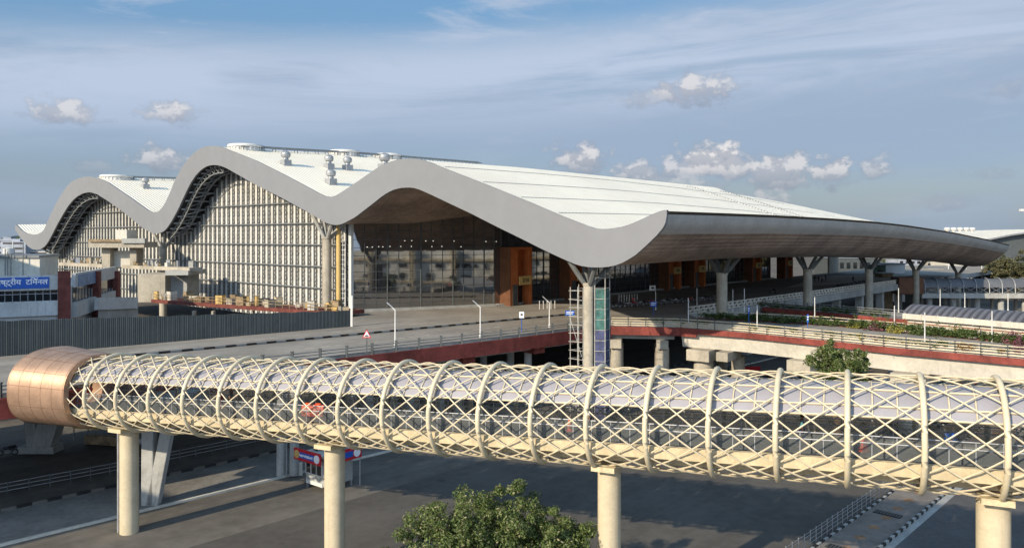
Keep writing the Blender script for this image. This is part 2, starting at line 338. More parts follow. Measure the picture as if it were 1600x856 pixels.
dV = prof([(936.5,416.6),(1000,412.5),(1103,405.5),(1144,403.5),(1280,401.5),(1406,404),(1469,409.4),(1520,416)], bV, zlow(bV)); dV[0, 1] = 0
d2 = prof([(342,229.8),(440,236),(540,241),(625,247.5)], b2, ztop(b2)); d2[0, 1] = 0
AEND = float(dE[-1, 0])
def ext(tab, a):
    if a > tab[-1, 0]:
        s_ = (tab[-1, 1]-tab[-2, 1])/(tab[-1, 0]-tab[-2, 0]); return tab[-1, 1]+s_*(a-tab[-1, 0])
    return float(np.interp(a, tab[:, 0], tab[:, 1]))
def dz(b, a):
    r, e, v, w2 = ext(dR, a), ext(dE, a), ext(dV, a), max(ext(d2, min(a, 90)), ext(dR, a))
    # rows by b: eave < valley < ridge3 < ridge2
    return float(np.interp(b, [bE, bV, bR, b2], [e, v, r, w2]))
def soff(a, b): return zlow(b)+dz(b, a)
NA = 44; As = [AEND*(i/NA) for i in range(NA+1)]
m = MB(); nb = len(bs)
m.add([(a, b, ztop(b)+dz(b, a)) for a in As for b in bs], [(i*nb+j, (i+1)*nb+j, (i+1)*nb+j+1, i*nb+j+1) for i in range(NA) for j in range(nb-1)])
m.build('roof', roof_m, term, smooth=True)
bG = b_of(1030); bM = b_of(531)
def under(sel, name, mt, dzv=0.):
    idx = [j for j in range(nb-1) if sel((bs[j]+bs[j+1])/2)]
    u_ = MB(); jj = sorted(set(idx) | {j+1 for j in idx}); pos = {j: k for k, j in enumerate(jj)}; n_ = len(jj)
    u_.add([(a, bs[j], soff(a, bs[j])+dzv) for a in As for j in jj], [(i*n_+pos[j], i*n_+pos[j+1], (i+1)*n_+pos[j+1], (i+1)*n_+pos[j]) for i in range(NA) for j in idx])
    return u_.build(name, mt, term, smooth=True)
under(lambda b: bG < b < bM, 'soffit', soffit_m)
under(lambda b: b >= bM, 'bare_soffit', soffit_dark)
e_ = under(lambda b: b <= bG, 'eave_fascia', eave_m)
f_ = MB(); f_.add([(0, b, ztop(b)) for b in bs]+[(0, b, zlow(b)) for b in bs], [(j, j+1, nb+j+1, nb+j) for j in range(nb-1)])
f_.add([(AEND, b, ztop(b)+dz(b, AEND)) for b in bs]+[(AEND, b, soff(AEND, b)) for b in bs], [(j+1, j, nb+j, nb+j+1) for j in range(nb-1)])
# thin return lip so the fascia stands proud of roof and soffit
f_.add([(-.35, b, ztop(b)+.12) for b in bs]+[(0, b, ztop(b)+.12) for b in bs]+[(0, b, ztop(b)) for b in bs]+[(-.35, b, zlow(b)-.1) for b in bs]+[(.05, b, zlow(b)-.1) for b in bs],
       [(j, j+1, nb+j+1, nb+j) for j in range(nb-1)]+[(nb+j, nb+j+1, 2*nb+j+1, 2*nb+j) for j in range(nb-1)]+[(3*nb+j, j+0, j+1, 3*nb+j+1) for j in range(nb-1)]+[(4*nb+j, 3*nb+j, 3*nb+j+1, 4*nb+j+1) for j in range(nb-1)])
f_.build('fascia', fascia_m, term)
# roof walkway lines and seams
for aa, bb0, bb1, w in ((78, bR-2, bE+2, .35), (96, bR-1, bE+2, .6)):
    l_ = MB(); N = 60; pts = [(aa+.0*k, bb0+(bb1-bb0)*k/N, ztop(bb0+(bb1-bb0)*k/N)+dz(bb0+(bb1-bb0)*k/N, aa)+.12) for k in range(N+1)]
    for k in range(N): l_.bar(pts[k], (pts[k][0], pts[k][1]+(pts[k+1][1]-pts[k][1])*.62, pts[k][2]+(pts[k+1][2]-pts[k][2])*.62), w, .2)
    l_.build('roof_seam', galv, term)
for vv in (0.2, .42, .62, .8):
    l_ = MB(); bb = bR+(bV-bR)*vv
    pts = [(a, bb, ztop(bb)+dz(bb, a)+.06) for a in np.linspace(1, 120, 90)]
    l_.tube(pts, .035, 4)
    l_.build('safety_line', galv, term)
for rb, a0_, a1_ in ((b2-1.8, 3, 70), (b_of(150)-1.5, 3, 60)):
    l_ = MB()
    for off in (0, -1.1): l_.tube([(a, rb+off, ztop(rb+off)+dz(rb+off, a)+.7) for a in np.linspace(a0_, a1_, 20)], .16, 6)
    for a in np.arange(a0_, a1_, 2.5): l_.bar((a, rb, ztop(rb)+dz(rb, a)), (a, rb, ztop(rb)+dz(rb, a)+.7), .1); l_.bar((a, rb-1.1, ztop(rb-1.1)+dz(rb, a)), (a, rb-1.1, ztop(rb-1.1)+dz(rb, a)+.7), .1)
    l_.build('roof_pipe', steel_grey, term)
# ring vents (skylight collars) on ridges and turbine vents on the slopes
def on_roof(u, v, tries=400):
    best = None                               # first roof point on the ray through (u, v)
    for a in np.linspace(0, 150, 600):
        b = b_of(u, a)
        if not b1 >= b >= b0: continue
        zr = ztop(b)+dz(b, a); zz = z_of(v, Yab(a, b))
        d = zz-zr
        if best is None or abs(d) < best[0]: best = (abs(d), a, b, zr)
        if abs(d) < .15: break
    return best[1:]
for u, v, w in ((384, 234, 54), (538, 246, 48), (606, 252, 44), (183, 280, 49)):
    if u < 300: rb = b_of(150)
    else: rb = b2
    a = a_of(u, rb); Y = Yab(a, rb); r_ = w/2/F*Y; zr = ztop(rb)+dz(rb, a)
    sk = MB(); sk.lathe((a, rb, zr-.7), [(r_*.94, 0), (r_*.94, .9)], 28); sk.lathe((a, rb, zr+.2), [(r_, 0), (r_*1.02, .25), (r_*.98, .5), (r_*.6, .62)], 28)
    for k in range(28):
        t = 2*math.pi*k/28; sk.bar((a+r_*.97*math.cos(t), rb+r_*.97*math.sin(t), zr-.6), (a+r_*.97*math.cos(t), rb+r_*.97*math.sin(t), zr+.35), .12)
    sk.build('ring_skylight', white_steel, term, smooth=True)
VENTS = [(446.5, 257), (514, 262), (543, 264.5), (517, 287), (601, 266), (227, 293), (492, 262)]
for u, v in VENTS[:6]:
    a, b, zr = on_roof(u, v); s_ = Yab(a, b)/F
    vb = MB(); vb.box((a, b, zr+.3), (1.5, 1.5, 1.2)); vo = vb.build('roof_vent', galv, term)
    vt = MB(); vt.lathe((a, b, zr+.9), [(.5, 0), (.5, .4), (.75, .5), (.9, .9), (.85, 1.3), (.55, 1.55), (.15, 1.65)], 14); vt.build('turbine', galv, vo, smooth=True)

# lattice end wall -------------------------------------------------------
bC = 0.0                                      # corner C0 sits at a = 5, b = 0
AF = 5.0; bLeft = b_of(74, AF)
WBASE = 7.0
cl = MB(); pitch = 1.9
trs = []; post_m = mat('lattice_steel', (.12, .125, .12), .55, var=.2, scale=1)
bb = 1.6
while bb < bLeft:
    trs.append(bb); bb += pitch
def wall_top(b, a=AF): return soff(a, b)-.15
for bb in trs:
    for off, wp in ((pitch*.5+.45, .82), (.4, .3)):
        cb_ = bb+off; zt = min(wall_top(cb_-wp/2), wall_top(cb_+wp/2))
        if zt > WBASE+1: cl.box((AF+.55, cb_, (WBASE+zt)/2), (.1, wp, zt-WBASE))
cl.build('cladding_panels', mat('cladding', (.54, .53, .49), .6, var=.12, scale=.3, streak=.2), term)
bk = MB(); bl = np.linspace(0, bLeft, 160)
bk.add([(AF+1.3, b, WBASE) for b in bl]+[(AF+1.3, b, wall_top(b)+.1) for b in bl], [(j, j+1, 161+j-1+1-1, 160+j) if False else (j, j+1, 160+j+1, 160+j) for j in range(159)])
bk.build('inner_wall', steel_dark, term)
for bb in trs:                                # vertical lattice trusses, one part each
    zt = wall_top(bb)
    if zt < WBASE+1.5: continue
    t_ = MB(); w = .5
    for o in (-w/2, w/2): t_.bar((AF+.25, bb+o, WBASE), (AF+.25, bb+o, zt), .12)
    for o in (-.1, .5): pass
    zz = WBASE; sgn = 1
    while zz+.75 < zt:
        t_.bar((AF+.25, bb-sgn*w/2, zz), (AF+.25, bb+sgn*w/2, zz+.75), .075); t_.bar((AF+.25, bb-w/2, zz), (AF+.25, bb+w/2, zz), .06)
        zz += .75; sgn = -sgn
    t_.build('lattice_post', post_m, term)
for zz in (9.3, 13.0, 16.8, 20.6, 24.4, 28.2):   # horizontal girts where they lie under the roof
    seg = None
    for b in np.arange(.6, bLeft, .6):
        ok = wall_top(b) > zz+.3
        if ok and seg is None: seg = b
        if (not ok or b+.6 >= bLeft) and seg is not None:
            if b-seg > 2:
                q_ = MB(); q_.cyl((AF+.02, seg, zz), (AF+.02, b-.3, zz), .12, n=6); q_.build('girt', steel_grey, term)
            seg = None
# deep roof trusses seen in the mouths of the arches
for c_ in range(2):
    br0, br1 = ((b_of(340), b_of(258)) if c_ == 0 else (b_of(145), b_of(72)))
    N = 13
    for aa in (1.2, 3.4):
        q_ = MB(); P = []
        for k in range(N+1):
            b = br0+(br1-br0)*k/N; P.append(Vector((aa, b, soff(aa, b)-.25)))
        for k in range(N):
            q_.bar(P[k], P[k+1], .22); q_.bar(P[k]+Vector((0, 0, -1.3)), P[k+1]+Vector((0, 0, -1.3)), .2)
            q_.bar(P[k], P[k]+Vector((0, 0, -1.3)), .13); q_.bar(P[k]+Vector((0, 0, -1.3)), P[k+1], .13)
        q_.build('roof_truss', steel_grey, term)
    for k in range(N+1):
        b = br0+(br1-br0)*k/N
        q_ = MB(); q_.bar((.3, b, soff(0, b)-.3), (AF+.4, b, soff(AF, b)-.45), .2, .3); q_.bar((1.2, b, soff(1, b)-1.5), (AF, b+.8*(-1)**k, soff(AF, b)-.4), .14); q_.build('purlin', galv, term)
# corner mast strip between lattice wall and glazing
q_ = MB(); q_.box((AF-.6, -.35, (ZD+24.6)/2), (.5, .7, 24.6-ZD)); q_.build('corner_pilaster', white_steel, term)
q_ = MB(); q_.cyl((AF-1.6, b_of(529, AF-1.6), 6), (AF-1.6, b_of(529, AF-1.6), 24), .38, n=10); q_.build('rising_pipe', yellow_sign, term)
q_ = MB()
for k in range(22):
    zz = 7+k*.8; q_.bar((AF-1.2, .4, zz), (AF-1.2, 1.9, zz), .08)
for bb in (.4, 1.1, 1.9): q_.bar((AF-1.2, bb, 6), (AF-1.2, bb, 24), .09)
q_.build('corner_scaffold', white_steel, term)

# glazed entrance wall ----------------------------------------------------
P0 = loc(C0); P1g = gp(772, 477.5, ZD); P1 = loc(P1g)
PA = gp(815, 476.5, ZD); 
pl0 = loc(PA); bW = pl0.y+2.6                 # line of the entrance wall in b
a1w = P1.x
wall_pts = [(P0.x, P0.y), (a1w, P1.y)]
wall_pts += [(a1w+1.5, bW), (150, bW)]
ZG = 24.0
gw = MB()
for (p, q) in zip(wall_pts[:-1], wall_pts[1:]):
    L = math.dist(p, q); n_ = max(1, int(L/6))
    for k in range(n_):
        x0 = (p[0]+(q[0]-p[0])*k/n_, p[1]+(q[1]-p[1])*k/n_); x1 = (p[0]+(q[0]-p[0])*(k+1)/n_, p[1]+(q[1]-p[1])*(k+1)/n_)
        gw.quad((x0[0], x0[1], ZD+.3), (x1[0], x1[1], ZD+.3), (x1[0], x1[1], max(ZG, soff(x1[0], x1[1])+.2)), (x0[0], x0[1], max(ZG, soff(x0[0], x0[1])+.2)))
gw.build('glazing', glass_dark, term)
mu = MB()
for (p, q) in zip(wall_pts[:-1], wall_pts[1:]):
    L = math.dist(p, q); n_ = max(1, round(L/2.05)); d = Vector((q[0]-p[0], q[1]-p[1], 0)).normalized(); nr = Vector((d.y, -d.x, 0))
    for k in range(n_+1):
        c = Vector((p[0], p[1], 0))+d*L*k/n_+nr*.07; zt = max(ZG, soff(c.x, c.y))
        w = .16 if k % 3 == 0 else .07
        mu.bar((c.x, c.y, ZD), (c.x, c.y, zt), w)
    zz = ZD+1.2
    while zz < ZG:
        mu.bar(Vector((p[0], p[1], zz))+nr*.06, Vector((q[0], q[1], zz))+nr*.06, .07); zz += 1.35
mu.build('mullions', steel_dark, term)
q_ = MB()
for (p, q) in zip(wall_pts[:-1], wall_pts[1:]):
    d = Vector((q[0]-p[0], q[1]-p[1], 0)).normalized(); nr = Vector((d.y, -d.x, 0))
    a_ = Vector((*p, ZD+.17)); b_ = Vector((*q, ZD+.17)); q_.bar(a_+nr*.5, b_+nr*.5, 1.6, .34)
q_.build('plinth', conc_grey, term)
hall = MB(); hall.box((40, 40, 12), (60, 60, .3)); hall.box((90, 30, 12), (120, 40, .4)); hall.build('upper_floor', soffit_dark, term)
lightm = bpy.data.materials.new('lamp_glow'); lightm.use_nodes = True; lb = lightm.node_tree.nodes['Principled BSDF']; lb.inputs['Emission Color'].default_value = (1, .92, .75, 1); lb.inputs['Emission Strength'].default_value = 1.6
def wallpoint(u, v, off=.15):                 # point on the first glazed stretch
    d = (P1-P0); d.z = 0; Lw = d.length; d.normalize(); nr = Vector((d.y, -d.x, 0))
    k = (u-800)/F; W0 = D0+A*P0.x+B*P0.y; dw = A*d.x+B*d.y
    t = (k*W0.y-W0.x)/(dw.x-k*dw.y); q = W0+dw*t; return (P0.x+d.x*t+nr.x*off, P0.y+d.y*t+nr.y*off, z_of(v, q.y))
for u, v in ((573.5, 386), (581.5, 386), (591.5, 385.3), (598, 385.6), (609, 385), (626, 385), (642.5, 385), (674.5, 385.3), (690, 385), (632, 376.3), (643, 376), (665, 376.5), (676.5, 376.5), (709, 376.7), (720, 385.5), (759, 377.3), (775, 377.3)):
    q_ = MB(); q_.ell(wallpoint(u, v), (.05, .05, .05), 8, 5); q_.build('downlight', lightm, term)

# entrance portals ---------------------------------------------------------
def text_mesh(name, s, size, m, parent, mtx, depth=.01, bold=0.0, align='CENTER'):
    cu = bpy.data.curves.new(name, 'FONT'); cu.body = s; cu.size = size; cu.extrude = depth; cu.align_x = align; cu.align_y = 'CENTER'; cu.offset = bold; cu.resolution_u = 2
    o = bpy.data.objects.new('tmp', cu); COL.objects.link(o); bpy.context.view_layer.update()
    me = bpy.data.meshes.new_from_object(o.evaluated_get(bpy.context.evaluated_depsgraph_get())); bpy.data.objects.remove(o); bpy.data.curves.remove(cu)
    me.materials.clear(); me.materials.append(m); me.transform(mtx)
    r = bpy.data.objects.new(name, me); COL.objects.link(r); r.parent = parent; return r
def portal(a, num, w=6.0):
    """portal centred at a along the entrance line; local x = a, front faces -b"""
    y = bW-2.6; H = 10.6
    def part(name, mb, m_, par=term): return mb.build(name, m_, par)
    pr = MB(); pw = 2.0
    pr.box((a-w/2+pw/2, y+1.3, ZD+H/2), (pw, 2.6, H))
    # right pier in front, set with a doorway
    pr.box((a+w/2-.45, y+1.3, ZD+H/2), (.9, 2.6, H)); pr.box((a, y+1.3, ZD+H-.25), (w-.004, 2.59, .5)); pr.box((a+1.45, y+2.2, ZD+H/2), (1.5, .8, H-1))
    po = part('entrance_portal', pr, orange_clad)
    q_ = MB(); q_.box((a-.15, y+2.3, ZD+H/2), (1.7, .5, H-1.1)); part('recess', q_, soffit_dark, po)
    q_ = MB(); q_.box((a-w/2-.06, y+1.3, ZD+H/2), (.1, 2.62, H+.02)); part('portal_flank', q_, brown_clad, po)
    q_ = MB(); q_.box((a-w/2+pw/2+.2, y-.02, ZD+1.9), (1.3, .12, 3.8)); part('side_door', q_, steel_dark, po)
    q_ = MB(); q_.box((a+.75, y+1.7, ZD+1.7), (2.6, .16, 3.4)); q_.box((a-.6, y+1.6, ZD+1.7), (.12, .3, 3.4)); part('door', q_, glass_win, po)
    q_ = MB(); q_.box((a+.9, y-.1, ZD+4.5), (w-pw-.7, .25, 1.6)); sg = part('portal_sign', q_, yellow_sign, po)
    rot = Matrix.Translation((a+.95, y-.24, ZD+4.5)) @ Matrix.Rotation(R(90), 4, 'X')
    text_mesh('lettering', num, 1.0, black_paint, sg, rot, bold=.03)
for u, n_ in ((815, 'D10'), (905, 'D9'), (1055, 'D8'), (1094, 'D7'), (1183, 'D6'), (1233, 'D5')):
    portal(a_of(u, pl0.y), n_)
# pale wall and thin piers past the entrances
q_ = MB(); q_.box((a_of(1298, bW), bW-.8, ZD+4), (9, .6, 8)); q_.build('pale_wall', conc_white, term)
# branching columns ---------------------------------------------------------
def column(a, b, ztc, label=None, r=.68, base=0, sp=(1.7, 2.3), bm=None):
    c = MB(); c.cyl((a, b, base), (a, b, ztc), r, r*.97, 24)
    for zz in np.arange(base+1.8, ztc-.5, 1.8): c.lathe((a, b, zz), [(r*.99, 0), (r*1.008, .02), (r*.99, .04)], 24)
    c.lathe((a, b, ztc-.02), [(r*.97, 0), (r*1.08, .1), (r*1.08, .4), (r*.6, .45)], 24)
    co = c.build('roof_column', conc, term, smooth=True)
    for dx, dy in ((-sp[0], -sp[1]), (sp[0], -sp[1]), (-sp[0], sp[1]), (sp[0], sp[1])):
        t_ = MB(); aa, bb = a+dx, b+dy; zt = soff(max(aa, .2), bb)-.02
        t_.tube([(a+dx*.1, b+dy*.1, ztc), (a+dx*.45, b+dy*.45, ztc+(zt-ztc)*.42), (aa, bb, zt+.3)], [.3, .36, .26], 8); t_.build('branch', bm or post_m, co, smooth=True)
    return co
CR = 2.2
bcol = b_of(920, CR)
def vtop(u, a, b, v): return z_of(v, Yab(a, b))
column(CR, bcol, vtop(920, CR, bcol, 447))
for u, v in ((1128, 430), (1262, 423.5), (1358, 423), (1431, 424), (1497, 428)):
    a = a_of(u, bcol); column(a, bcol, vtop(u, a, bcol, v), r=.84)
for u, v in ((511, 374), (255, 388), (84, 402)):
    b = b_of(u, 2.6); column(2.6, b, z_of(v, Yab(2.6, b)), r=.8, sp=(1.4, 3.6), bm=conc_grey)

# ------------------------------------------------------------------ elevated road
N1 = gp(800, 530, ZD); N0 = gp(0, 625, ZD); nd = (N1-N0).normalized()
NL = N0-nd*22; NJ = gp(955, 510.5, ZD)
E1 = gp(1077, 491, ZD); E2 = gp(1190, 476, ZD); E3 = gp(1400, 444.5, ZD); E4 = E3+(E3-E2).normalized()*160
Rn = [gp(u, v, ZD) for u, v in ((955, 510.5), (1060, 512.5), (1160, 520), (1280, 532), (1400, 544.5), (1600, 562))]; Rn.append(Rn[-1]+(Rn[-1]-Rn[-2])*1.2)
Rf = [gp(u, v, ZD) for u, v in ((1090, 497), (1150, 500.5), (1300, 509), (1420, 520), (1600, 538))]; Rf.append(Rf[-1]+(Rf[-1]-Rf[-2])*1.2)
FW0, FW1 = gp(0, 557, ZD), gp(548, 510, ZD); fd = (FW1-FW0).normalized(); FWL = FW0-fd*18
W = lambda x, y: D0+A*x+B*y
wl = [W(*p) for p in wall_pts]
deck = [NL, N0, N1, NJ, E1, E2, E3, E4, W(300, bW), wl[3], wl[2], wl[1], W(P0.x, P0.y), C0-A*4+B*0, FW1, FW0, FWL]
dk = MB(); dk.prism([(p.x, p.y) for p in deck], ZD-.45, ZD); dk.build('elevated_road', road_old, kind='structure')
dk = MB(); rr = Rn+[Rf[-1]]+Rf[::-1][1:]+[E1+Vector((-.01, -.01, 0))]
dk.prism([(p.x, p.y) for p in rr], ZD-.45, ZD-.004); dk.build('elevated_ramp', road_old, kind='structure')
# concourse strip under the canopy (new asphalt lane) and walkway
def off_line(p, q, o): d = (q-p).normalized(); n = Vector((-d.y, d.x, 0)); return p+n*o, q+n*o
pa, pb = off_line(E2, E3, 2.0) #; pc, pd = off_line(E2, E3, 9.0)
0 and sheet('shaded_lane', [NJ+Vector((1, 4, 0)), pa, pb+(pb-pa)*1, pd+(pb-pa)*1, pc, gp(900, 487, ZD)], ZD+.004, asphalt)
# lane dashes (three lanes) and median
def dash_line(u0, v0, u1, v1, n, ln=1.6, w=.22, ph=0.):
    p, q = gp(u0, v0, ZD), gp(u1, v1, ZD); d = (q-p).normalized(); L = (q-p).length; nn_ = Vector((-d.y, d.x, 0))*w/2; s_ = MB()
    x = 0
    while x < L:
        for j in range(3):
            a_ = p+d*(x+j*ln*1.5); b_ = a_+d*ln; s_.quad(a_-nn_, b_-nn_, b_+nn_, a_+nn_)
        x += n
    for i in range(len(s_.v)): s_.v[i] = (s_.v[i][0], s_.v[i][1], ZD+.008)
    return s_.build('lane_marking', conc_white, kind='structure')
dash_line(300, 565, 800, 508.5, 12.5, 1.3, .2)
dash_line(200, 551, 700, 501.5, 12.5, 1.3, .2)
md0, md1 = gp(150, 562, ZD), gp(905, 490.5, ZD)
mdv = (md1-md0); mL = mdv.length; mdv.normalize(); mn = Vector((-mdv.y, mdv.x, 0))
ms = MB(); ml = MB()
for k in range(int(mL/1.2)):
    c = md0+mdv*(k*1.2+.6)
    (ms if k % 2 else ml).box((c.x, c.y, ZD+.14), (1.19, .34, .2), math.atan2(mdv.y, mdv.x))
med = empty('median_kerb', (md0.x, md0.y, ZD), 0, 'low black and white kerb running along the middle of the elevated road', 'kerb')
for o in (ms.build('black_blocks', black_paint), ml.build('pale_blocks', steel_grey)): o.parent = med; o.matrix_parent_inverse = med.matrix_basis.inverted()

def via(name, path, sec, m, parent=None, **k): s_ = MB(); s_.sweep(path, sec); return s_.build(name, m, parent, **k)
vd = empty('viaduct', (0, 60, 0), 0, 'red edged concrete viaduct carrying the elevated road on round piers', 'viaduct')
def kid(o, par): o.parent = par; o.matrix_parent_inverse = par.matrix_basis.inverted(); return o
main_edge = [NL, N0, N1, NJ]
kid(via('red_edge_beam', main_edge, [(-.25, -1.5), (.12, -1.5), (.12, .12), (-.25, .12)], red_paint), vd)
kid(via('girder', [p+Vector((-.5, .6, 0)) for p in main_edge], [(-4, -1.9), (-.6, -1.9), (-.6, -.46), (-4, -.46)], conc_grey), vd)
kid(via('back_girder', [p+Vector((-7.5, 7.5, 0)) for p in main_edge], [(-3, -1.9), (-.6, -1.9), (-.6, -.46), (-3, -.46)], conc_grey), vd)
def pier(u, Yd, r=.55, cap=True, legs=((0, 0),), zt=ZD-1.9):
    pass
for u, in ((665,), (740,), (850,), (600,)):
    k = (u-800)/F; t = (k*N0.y-N0.x)/(nd.x-k*nd.y); c = N0+nd*t+Vector((-2.0, 2.2, 0)); c.z = 0
    nn_ = Vector((-nd.y, nd.x, 0))
    s_ = MB(); s_.bar((c-nn_*2.2)+Vector((0, 0, ZD-1.6)), (c+nn_*10)+Vector((0, 0, ZD-1.6)), 1.8, 1.5); cap = kid(s_.build('crosshead', red_paint), vd)
    for o in (0, 3.4, 9):
        s_ = MB(); s_.cyl((c+nn_*o)+Vector((0, 0, 0)), (c+nn_*o)+Vector((0, 0, ZD-2.3)), .5, n=18); kid(s_.build('pier', conc_grey, smooth=True), vd)
# right ramp: red edge, white box girder, piers
rp = empty('ramp_viaduct', (40, 90, 0), 0, 'curved ramp with a red edge and pale concrete box girder, planted with shrubs', 'viaduct')
kid(via('red_edge_beam', [Rn[0], Rn[1], Rn[1]*.7+Rn[2]*.3], [(-.02, -1.05), (.22, -1.05), (.22, .1), (-.02, .1)], red_paint), rp)
kid(via('red_edge_beam', [Rn[1]*.7+Rn[2]*.3]+Rn[2:], [(-.02, -.62), (.22, -.62), (.22, .1), (-.02, .1)], red_paint), rp)
gpth = [p for p in Rn]
s1 = [Rn[1]*.9+Rn[2]*.1]+Rn[2:]
kid(via('box_girder', [p+Vector((-.4, .6, 0)) for p in s1], [(-6.5, -2.6), (-.7, -2.6), (-.2, -.7), (-.3, -.46), (-7, -.46)], conc_white), rp)
kid(via('box_girder', [Rn[0]+Vector((-.4, .6, 0)), Rn[1]+Vector((-.4, .6, 0))], [(-5.5, -1.7), (-.5, -1.7), (-.3, -.46), (-6, -.46)], conc_grey), rp)
kid(via('far_edge_beam', Rf, [(-.3, -1.0), (0, -1.0), (0, .1), (-.3, .1)], red_paint), rp)
def rpier(u, v_top, w, legs, capz, capw=6.5, r=1.0, dn=1.2):
    p = gp(u, v_top, ZD); i = min(range(len(Rn)-1), key=lambda j: abs((Rn[j]+Rn[j+1]).x/2-p.x)); d = (Rn[i+1]-Rn[i]).normalized(); n = Vector((-d.y, d.x, 0)); an = math.atan2(d.y, d.x)
    c = p+n*(capw/2-.5)
    s_ = MB(); s_.box((c.x, c.y, capz-dn/2), (w, capw, dn), an); kid(s_.build('crosshead', conc, bevel=.06), rp)
    for o in legs:
        q = p+n*o; s_ = MB(); s_.cyl((q.x, q.y, 0), (q.x, q.y, capz-dn-.003), r, n=24); kid(s_.build('pier', conc, smooth=True), rp)
rpier(962, 511, 1.6, (1.0, 5.5), ZD-1.7, 7.5, .95)
rpier(1035, 512, 1.6, (1.0, 5.5), ZD-1.7, 7.5, .95)
rpier(1092, 516, 3.2, (1.6,), ZD-2.6, 5.0, 1.3, 1.5)
rpier(1130, 519, 1.6, (5.5,), ZD-2.6, 5.0, .9, 1.2)
rpier(1420, 547, 3.6, (1.8,), ZD-2.6, 6.0, 1.5, 1.4)
rpier(1250, 530, 3.0, (3.0,), ZD-2.6, 6.0, 1.2, 1.4)
# second ramp behind, white flanks
S2n = [gp(u, v, ZD-.3) for u, v in ((1192, 480), (1290, 488), (1400, 497.5), (1520, 508))]
S2f = [p+Vector((6, 7, 0)) for p in S2n]
s_ = MB(); s_.prism([(p.x, p.y) for p in S2n+S2f[::-1]], ZD-.9, ZD-.3); s_.build('back_ramp', road_old, kind='structure')
r2 = empty('ramp_edge', (50, 125, 0), 0, 'shaded back ramp with dark red edge and white flank behind the planted ramp', 'viaduct')
kid(via('red_edge_beam', S2n, [(-.02, -.75), (.2, -.75), (.2, 0), (-.02, 0)], red_paint), r2)
kid(via('white_flank', [S2n[1]*.6+S2n[2]*.4]+S2n[2:], [(-5, -3.2), (0, -3.2), (0, -.92), (-5, -.92)], conc_white), r2)
kid(via('flank_beam', [S2n[0], S2n[1]], [(-5, -2), (-1, -2), (-1, -.92), (-5, -.92)], conc_grey), r2)
lo = [gp(1090, 499, 5.5), gp(1420, 516, 5.5), gp(1620, 530, 5.5), gp(1620, 500, 5.5), gp(1200, 480, 5.5)]
s_ = MB(); s_.prism([(p.x, p.y) for p in lo], 4.6, 5.5); s_.build('lower_ramp', footmat, kind='structure')
sheet('pale_concourse', [gp(1225, 450, ZD), gp(1392, 437.5, ZD), gp(1430, 428, ZD), gp(1290, 431, ZD)], ZD+.006, conc_white)
# edge of the main deck under the canopy: grey slab edge, beams and short piers
ed = empty('deck_edge', (60, 150, 0), 0, 'grey concrete edge of the elevated road under the big canopy', 'viaduct')
kid(via('slab_edge', [E1, E2, E3, E4], [(0, -1.4), (.3, -1.4), (.3, .05), (0, .05)], conc_grey), ed)
for k in range(8):
    c = E1+(E3-E1)*((k+.6)/7)+Vector((-1.5, 1.5, 0)); s_ = MB(); s_.box((c.x, c.y, (ZD-.5)/2), (1.6, 1.6, ZD-.6), ANG); kid(s_.build('pier', conc_grey), ed)
# ------------------------------------------------------------------ lattice tube footbridge
W1 = Vector((16.5, 38.0, 0)); wd = Vector((.917, -.399, 0)).normalized(); wn = Vector((-wd.y, wd.x, 0))   # wn points away from the camera
SP = 3.15; RT = 2.7
def zc(s): return 12.6+(s/(16*SP))*2.2 if s < 0 else 12.6+s*.03
br = empty('footbridge', (W1.x, W1.y, 0), math.atan2(wd.y, wd.x), 'cream tubular lattice footbridge with round rings crossing the foreground on round columns', 'footbridge')
# local frame: x along the bridge (to the right), y away from the camera
def ring_pt(s, ph, r=RT): return Vector((s, r*math.cos(ph), zc(s)+r*math.sin(ph)))
rings = [k for k in range(-17, 5)]
for k in rings:
    if k == -17: continue
    s_ = MB(); s_.tube([ring_pt(k*SP, 2*math.pi*j/56, RT+.04) for j in range(56)], .135, 10, True); s_.build('ring', cream_steel, br, smooth=True)
NN = 14
for k in rings[:-1]:
    s_ = MB()
    for j in range(NN):
        p0 = 2*math.pi*j/NN+.12
        for sg in (1, -1):
            dp = sg*2*2*math.pi/NN; M = 6; r_ = RT-.02 if sg > 0 else RT-.1
            s_.tube([ring_pt(k*SP+SP*i/M, p0+dp*i/M, r_) for i in range(M+1)], .041, 5)
    s_.build('lattice_bay', cream_steel, br, smooth=True)
ph0, ph1 = R(27), R(153)
for k in rings[:-1]:                                   # roof panels with ribs
    M = 14; r_ = RT-.42; s_ = MB(); a_ = [ph0+(ph1-ph0)*i/M for i in range(M+1)]
    sb = [k*SP+.06, (k+1)*SP-.06]
    s_.add([ring_pt(s, p, rr) for s in sb for rr in (r_, r_-.03) for p in a_],
           [(i, i+1, 2*(M+1)+i+1, 2*(M+1)+i) for i in range(M)]+[((M+1)+i, 3*(M+1)+i, 3*(M+1)+i+1, (M+1)+i+1) for i in range(M)])
    s_.build('roof_panel', panel, br, smooth=True)
    t_ = MB()
    for q in range(3): t_.tube([ring_pt(k*SP+SP*(q+.0)/3+.02, p, r_+.05) for p in a_], .035, 5)
    for p in (ph0, R(40), R(65), R(115), R(140), ph1): t_.tube([ring_pt(k*SP, p, r_+.06), ring_pt((k+1)*SP, p, r_+.06)], .05, 5)
    t_.build('panel_frame', cream_steel, br)
xs = [k*SP for k in rings]
